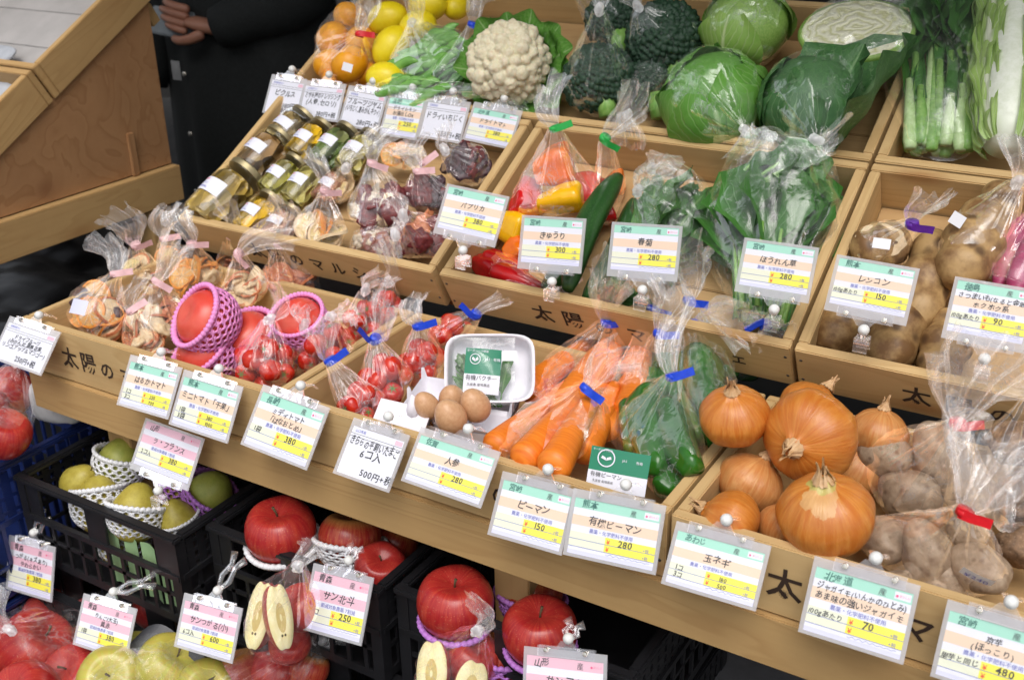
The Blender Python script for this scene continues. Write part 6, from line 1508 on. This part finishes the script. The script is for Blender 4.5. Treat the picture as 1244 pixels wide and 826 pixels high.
fruit_bag('bag of red apples below the 600 yen card', 'bag of apples', ['apple2', 'apple'], [(288, 818, -.43, 32), (330, 818, -.43, 30), (372, 812, -.43, 28), (300, 860, -.43, 34)], low(388, 778, -.39), low(420, 772, -.38), 143)
# halved apples in knotted bags
def half_mesh():
    mb = MB(); n = 40
    out = []
    for k in range(n):
        a = 2 * pi * k / n; x = cos(a) * .80; y = sin(a)
        dip = .16 * math.exp(-(abs(x) / .22) ** 2) * (1 if y > 0 else .6); y = y - dip * (1 if y > 0 else -1)
        out.append((x * (1 + .04 * y), y))
    def ring(s, z): return [(x * s, y * s, z) for x, y in out]
    levels = [(.0, .012), (.55, .010), (.97, .0), (1.0, -.03)]
    V = []; F = []; M_i = []
    for s, z in levels: V += ring(max(s, .001), z)
    for d, s in ((.25, .985), (.5, .88), (.68, .70), (.80, .45), (.86, .05)): V += ring(s, -d)
    for j in range(len(levels) + 4):
        for k in range(n):
            a = j * n + k; b = j * n + (k + 1) % n; F.append((a, a + n, b + n, b)); M_i.append(0 if j < 3 else 1)
    m = mesh('apple_half', V, F, [m_flesh, m_app], True, M_i)
    return m
HALF = half_mesh()
CORE = MB().add(grid_vf(lambda u, v: (cos(2 * pi * u) * .30 * (.25 + .75 * v), sin(2 * pi * u) * .42 * (.25 + .75 * v) - .02, .0135 + .002 * v), 24, 3, True), 0).mesh('apple_core', [m_core], True)
SEED = mesh('apple_seed', *lathe_vf([(0, -.09), (.035, -.03), (.04, .02), (0, .07)], 8), [STEM])
def half_bag(label, spots, neckpx, tailpx, yy, seed, backapple):
    t = thing('halved_apple_bag', label, 'bag of apples', on_y(yy, *spots[0][:2])); pts = []
    for (px, py, wpx, hpx, nrm, spin) in spots:
        p = Vector(on_y(yy, px, py)); r = rad(p, hpx); R = basis(FC(p) + Vector(nrm)); 
        up = Vector(RC[:, 1] * cos(spin) + RC[:, 0] * sin(spin)); z = R @ Vector((0, 0, 1)); x = up.cross(z).normalized(); R = Matrix((x, z.cross(x), z)).transposed()
        sx = rad(p, wpx) / .8
        put('half_apple', HALF, t, p, R, (sx, r, r)); put('core', CORE, t, p, R, (sx, r, r))
        for s in (-1, 1): put('seed', SEED, t, p + R @ Vector((s * sx * .10, -.02, .014 * r)), R, (r * .8, r, r * .3))
        pts += [tuple(p + R @ Vector((cos(a) * sx * .85, sin(a) * r * 1.03, .002))) for a in np.linspace(0, 6.28, 16)] + [tuple(p + R @ Vector((cos(a) * sx * .6, sin(a) * r * .7, -.75 * r))) for a in np.linspace(0, 6.28, 10)]
    for (px, py, dy, rpx) in backapple:
        p = Vector(on_y(yy + dy, px, py)); r = rad(p, rpx); R = rrot(.6); put('apple', M_('apple'), t, p, R, r); pts += hullpts(p, R, r)
    bag(t, pts, on_y(yy - .005, *neckpx), on_y(yy - .015, *tailpx), .022, None, seed=seed, knot=True, pleat=.35, mat=FILM_D)
half_bag('apple cut into two upright halves in a knotted clear bag', [(313, 747, 16, 44, (-.45, -.3, .0), .10), (341, 749, 16, 43, (.45, .2, .0), -.12)], (362, 688), (366, 672), -.352, 151, [(366, 738, .048, 30), (352, 782, .05, 26)])
half_bag('halved apple in a knotted bag cut by the bottom of the photo', [(524, 817, 20, 42, (-.35, -.2, .1), -.12), (572, 832, 20, 32, (.3, .1, .1), .35)], (580, 766), (598, 752), -.315, 152, [(572, 800, .055, 36)])

# ------------------------------------------------------------------ left edge: red apple bag and foam pad on the navy crates, tarp, white sheet
ps = [Vector(on_z(-.205, x, y)) for x, y in ((10, 478), (-22, 500), (5, 528))]
t = thing('apple_bag', 'bag of red fruit at the left edge below the white dried fruit card', 'bag of apples', (ps[0].x, ps[0].y, -.25)); pts = []
for p in ps:
    R = rrot(.8); r = rad(p, 32); put('apple', M_('apple'), t, p, R, r); pts += hullpts(p, R, r)
bag(t, pts, Vector(on_z(-.155, 20, 440)), Vector(on_z(-.13, 30, 420)), .03, None, seed=161, knot=True, mat=FILM_D)
STY = plain('white_foam', (.62, .62, .63), .7, .06, 120, .6)
c = Vector(on_z(-.215, 82, 478)); o = put('foam_block', ico('foam_block', 4, lambda v: (math.copysign(abs(v.x) ** .5, v.x) * .040, math.copysign(abs(v.y) ** .5, v.y) * .045, math.copysign(abs(v.z) ** .5, v.z) * .032 + .003 * nz(v.x * 3, v.y * 3, v.z * 3)), STY), None, c, Matrix.Rotation(.3, 3, 'Z')); tag(o, 'white foam block on the navy crate beside the lettered pine crate', 'foam block')
TARP = Mt('dark_tarp').set((.022, .018, .018), .32)
o = put('tarp', mesh('dark_tarp', *grid_vf(lambda u, v: (-2.2 + 1.66 * u, -.10 + .75 * v, -.33 + .02 * nz(u * 9, v * 7, 1) + .015 * nz(u * 22, v * 15, 2)), 60, 40), [TARP])); tag(o, 'dark plastic tarp spread low behind the left end of the stall', 'tarp')
o = put('plastic_sheet', mesh('white_plastic_sheet', *grid_vf(lambda u, v: (-.79 - .18 * u, -.37 + .10 * v + .02 * sin(u * 5), -.035 - .09 * u * v - .03 * (1 - v)), 14, 10), [plain('white_polythene', (.45, .47, .50), .35, .1, 40)])); tag(o, 'crumpled white plastic sheet hanging at the corner of the left stall', 'plastic sheet')
# white paper bags lying in the neighbouring stall's crate
A3 = fr(F3, 0, 0, HL); Fc3 = (A3, F3[1])
PAPR = plain('grey_white_bag', (.42, .44, .48), .6, .08, 30)
for i, (u, v, s) in enumerate([(-.14, -.02, .045), (-.12, -.14, .05)]):
    p = spot(Fc3, *((-12, 72), (-14, 112))[i], -.03); o = put('paper_bag', ico('paper_bag', 4, lambda q: (math.copysign(abs(q.x) ** .45, q.x) * s, math.copysign(abs(q.y) ** .45, q.y) * s * .75, q.z * .007 + .003 * nz(q.x * 4, q.y * 4, i)), PAPR), None, p, frR(F3))
    tag(o, ['folded white bag at the top of the left crate, against the partition', 'folded white bag lower in the left crate, cut by the photo edge'][i], 'bag')

# ------------------------------------------------------------------ the person behind
COAT = plain('black_wool_coat', (.008, .010, .010), .85, .3, 140, .5)
SKIN = spotty('skin', (.36, .16, .10), (.42, .20, .13), 30, .5, sub=.1, unit=False); HAIR = plain('black_hair', (.01, .008, .007), .5, .2, 80)
DEN = plain('dark_trousers', (.008, .009, .013), .8, .3, 90)
hp_ = CAMPOS + ray(238, 32) * 2.35                 # the visible hand
sh = Vector((hp_[0] + .20, hp_[1] + .10, .47)); px_, py_ = sh.x - .18, sh.y + .05
per = thing('person', 'person in a long black coat holding a small phone, seen from chest to knees', 'person', (px_, py_, -.75))
def skin_obj(name, verts, edges, rads, mat, root=0, sub=2):
    me = bpy.data.meshes.new(name); me.from_pydata([tuple(map(float, v)) for v in verts], edges, []); me.materials.append(mat)
    o = bpy.data.objects.new(name, me); COL.objects.link(o)
    sk = o.modifiers.new('skin', 'SKIN'); sk.use_smooth_shade = True
    for i, r in enumerate(rads):
        r = r if isinstance(r, tuple) else (r, r); me.skin_vertices[0].data[i].radius = r
    me.skin_vertices[0].data[root].use_root = True
    ss = o.modifiers.new('sub', 'SUBSURF'); ss.levels = ss.render_levels = sub
    bpy.context.view_layer.update(); dg = bpy.context.evaluated_depsgraph_get()
    m2 = bpy.data.meshes.new_from_object(o.evaluated_get(dg)); bpy.data.objects.remove(o); m2.name = name
    if not m2.materials: m2.materials.append(mat)
    m2.polygons.foreach_set('use_smooth', [True] * len(m2.polygons)); return m2
X0, Y0 = px_, py_
el = Vector((sh.x + .03, sh.y - .03, .20)); wr_ = Vector((float(hp_[0]) + .055, float(hp_[1]), float(hp_[2]) + .0))
V = [(X0, Y0, .12), (X0, Y0, .30), (X0, Y0, .50), (X0, Y0, .58), (X0 - .01, Y0 - .03, .68), (X0 - .01, Y0 - .03, .80),
     tuple(sh), tuple(el), tuple(wr_), (X0 - .19, Y0 - .02, .47), (X0 - .24, Y0 - .02, .20), (X0 - .23, Y0 - .12, .0),
     (X0 + .09, Y0, .05), (X0 + .10, Y0 - .02, -.33), (X0 + .10, Y0, -.68), (X0 + .10, Y0 - .12, -.72),
     (X0 - .09, Y0, .05), (X0 - .10, Y0 - .02, -.33), (X0 - .10, Y0, -.68), (X0 - .10, Y0 - .12, -.72)]
E_ = [(0, 1), (1, 2), (2, 3), (3, 4), (4, 5), (2, 6), (6, 7), (7, 8), (2, 9), (9, 10), (10, 11), (0, 12), (12, 13), (13, 14), (14, 15), (0, 16), (16, 17), (17, 18), (18, 19)]
Rr = [(.14, .10), (.13, .10), (.13, .09), .05, .075, .08, .055, .045, .028, .055, .045, .028, .085, .06, .045, .035, .085, .06, .045, .035]
put('body', skin_obj('person_body', [Vector(v) - Vector((px_, py_, -.75)) for v in V], E_, Rr, SKIN), per, (px_, py_, -.75))
# trousers and coat follow the body
LG = MB()
for s in (-1, 1): LG.add(tube_vf([(s * .09, 0, .78), (s * .10, -.02, .42), (s * .10, 0, .05)], [.105, .08, .065], 16))
put('trousers', LG.mesh('trousers', [DEN], True), per, (px_, py_, -.75))
def coat(u, v):
    a = 2 * pi * u; z = .60 - 1.02 * v
    w = .175 + .03 * sin(v * 3.1) + .05 * v; d = .125 + .02 * v
    if v < .12: k = (v / .12) ** .5; w = .06 + (w - .06) * k; d = .055 + (d - .055) * k
    f = 1 + .05 * v * sin(a * 7 + 1) + .025 * v * sin(a * 13) + .02 * nz(cos(a) * 3, sin(a) * 3, v * 6)
    return (cos(a) * w * f, sin(a) * d * f - .01, z + .75)
put('coat', mesh('coat_body', *grid_vf(coat, 64, 40, True), [COAT]), per, (px_, py_, -.75))
slv = MB()
pa_, pe_, pw_ = sh - Vector((.02, 0, -.01)), el, wr_ + Vector((.012, 0, 0)); O_ = Vector((px_, py_, -.75))
def sleeve(ps_, rs_):
    pp = []; rr_ = []
    for i in range(len(ps_) - 1):
        for k in range(8): q = k / 8; pp.append(ps_[i].lerp(ps_[i + 1], q) - O_); rr_.append((rs_[i] * (1 - q) + rs_[i + 1] * q) * (1 + .05 * sin(k * 2.1 + i) ))
    pp.append(ps_[-1] - O_); rr_.append(rs_[-1]); return tube_vf(pp, rr_, 18, 1.0, (0, 1, 0))
put('coat_sleeve', MB().add(sleeve([pa_, pe_, pw_], [.075, .068, .044])).mesh('coat_sleeve', [COAT], True), per, O_)
put('coat_sleeve', MB().add(sleeve([Vector((X0 - .17, Y0 - .02, .48)), Vector((X0 - .245, Y0 - .02, .20)), Vector((X0 - .23, Y0 - .12, -.01))], [.075, .066, .045])).mesh('coat_sleeve', [COAT], True), per, O_)
for i in range(6): put('button', mesh('coat_button', *lathe_vf([(0, 0), (.007, .001), (.006, .003), (0, .003)], 12), [METAL]), per, (X0 - .07, Y0 - .135 - .012 * i * .5, .42 - i * .13), basis((0, -1, 0)))
# head with face and hair (above the picture)
hd = Vector((X0 - .01, Y0 - .04, .78))
def headf(v):
    z = v.z * .115; x = v.x * .078 * (1 - .18 * max(0, -v.z)); y = v.y * .095
    if v.y < 0: y += .012 * max(0, -v.z) * 0 - .014 * math.exp(-((v.x / .16) ** 2 + ((v.z + .12) / .18) ** 2)) - .006 * math.exp(-((v.x / .25) ** 2 + ((v.z + .52) / .08) ** 2)) + .008 * math.exp(-(((abs(v.x) - .38) / .16) ** 2 + ((v.z - .08) / .12) ** 2))
    return (x, y, z)
put('head', ico('head', 5, headf, SKIN), per, hd)
for s in (-1, 1):
    put('eye', ico('eye', 3, lambda v: tuple(v * .012), KNOB), per, hd + Vector((s * .030, -.078, .010))); put('pupil', ico('pupil', 2, lambda v: tuple(v * .0055), HAIR), per, hd + Vector((s * .030, -.0875, .010)))
    put('ear', ico('ear', 3, lambda v: (v.x * .010, v.y * .018, v.z * .028), SKIN), per, hd + Vector((s * .079, .0, .0)))
put('mouth', ico('mouth', 3, lambda v: (v.x * .024, v.y * .006, v.z * .007), plain('lips', (.40, .12, .09), .45)), per, hd + Vector((0, -.090, -.058)))
put('hair', ico('hair', 5, lambda v: (v.x * .088 * (1 + .05 * nz(v.x * 8, v.y * 8, v.z * 3)), max(v.y, -.62 + .9 * max(0, v.z)) * .105 if v.z > .25 or v.y > 0 else (.02), (v.z * .125 + .006)), HAIR), per, hd + Vector((0, .008, .008)))
# hand: palm plus five bent fingers closing on a phone, pointing to the left of the picture
hx = Vector((-1, -.12, .10)).normalized(); hv = FC(hp_); hu = hx.cross(hv).normalized(); hu = hu if hu.z > 0 else -hu; hb = hx.cross(hu)
hb = hb if hb.dot(hv) > 0 else -hb
HV = []; HE = []; HR = []
def hv_(a, b, c, r): HV.append(wr_ + hx * a + hu * b + hb * c - O_); HR.append(r); return len(HV) - 1
w0 = hv_(-.02, 0, 0, (.024, .018)); w1 = hv_(.015, 0, 0, (.024, .017)); w2 = hv_(.045, .003, .004, (.030, .014)); w3 = hv_(.068, .004, .006, (.030, .012)); HE += [(w0, w1), (w1, w2), (w2, w3)]
put('palm', skin_obj('hand_palm', HV, HE, HR, SKIN), per, O_)
fing = [(.026, .080, .010), (.011, .088, .010), (-.005, .082, .0095), (-.019, .068, .0085)]
for b0, L_, r_ in fing:
    V_ = [wr_ + hx * (.062 + L_ * q) + hu * (b0 + .003 * k) + hb * c - O_ for k, (q, c) in enumerate(((0, .006), (.38, .016), (.68, .010), (.98, -.006)))]
    put('finger', skin_obj('finger', V_, [(0, 1), (1, 2), (2, 3)], [r_, r_ * .95, r_ * .85, r_ * .7], SKIN), per, O_)
V_ = [wr_ + hx * a + hu * b + hb * c - O_ for a, b, c in ((.018, -.014, .008), (.045, -.034, .020), (.075, -.040, .016), (.098, -.036, .006))]
put('thumb', skin_obj('thumb', V_, [(0, 1), (1, 2), (2, 3)], [.013, .012, .0105, .008], SKIN), per, O_)
ph = wr_ + hx * .115 + hu * -.006 + hb * -.008
o = put('phone', bevel_box('phone', (.11, .058, .008), plain('phone_grey', (.25, .28, .30), .3), .003), None, ph, Matrix((hx, hu, hx.cross(hu))).transposed()); tag(o, 'small grey phone in the hand of the person in black', 'phone')
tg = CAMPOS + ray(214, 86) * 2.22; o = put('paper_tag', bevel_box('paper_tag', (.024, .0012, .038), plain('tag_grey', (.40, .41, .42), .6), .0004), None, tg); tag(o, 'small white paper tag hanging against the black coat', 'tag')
# white carrier bag with a handle slot, and cardboard behind
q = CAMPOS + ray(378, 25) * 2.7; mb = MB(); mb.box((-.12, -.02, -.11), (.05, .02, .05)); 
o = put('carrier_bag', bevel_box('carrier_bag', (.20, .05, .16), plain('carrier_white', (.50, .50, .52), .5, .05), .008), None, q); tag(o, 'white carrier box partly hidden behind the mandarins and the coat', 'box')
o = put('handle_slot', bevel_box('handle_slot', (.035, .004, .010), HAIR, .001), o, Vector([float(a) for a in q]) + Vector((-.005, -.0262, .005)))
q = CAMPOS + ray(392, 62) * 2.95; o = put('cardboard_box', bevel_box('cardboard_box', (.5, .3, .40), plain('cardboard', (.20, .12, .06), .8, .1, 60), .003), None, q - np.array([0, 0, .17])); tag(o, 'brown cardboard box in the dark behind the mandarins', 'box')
o = put('plastic_tub', bevel_box('grey_tub', (.20, .20, .12), plain('grey_tub_plastic', (.16, .16, .17), .4, .1), .02, 3), None, CAMPOS + ray(935, 862) * 1.42); tag(o, 'dull grey plastic tub on the ground under the right end of the shelf', 'tub')
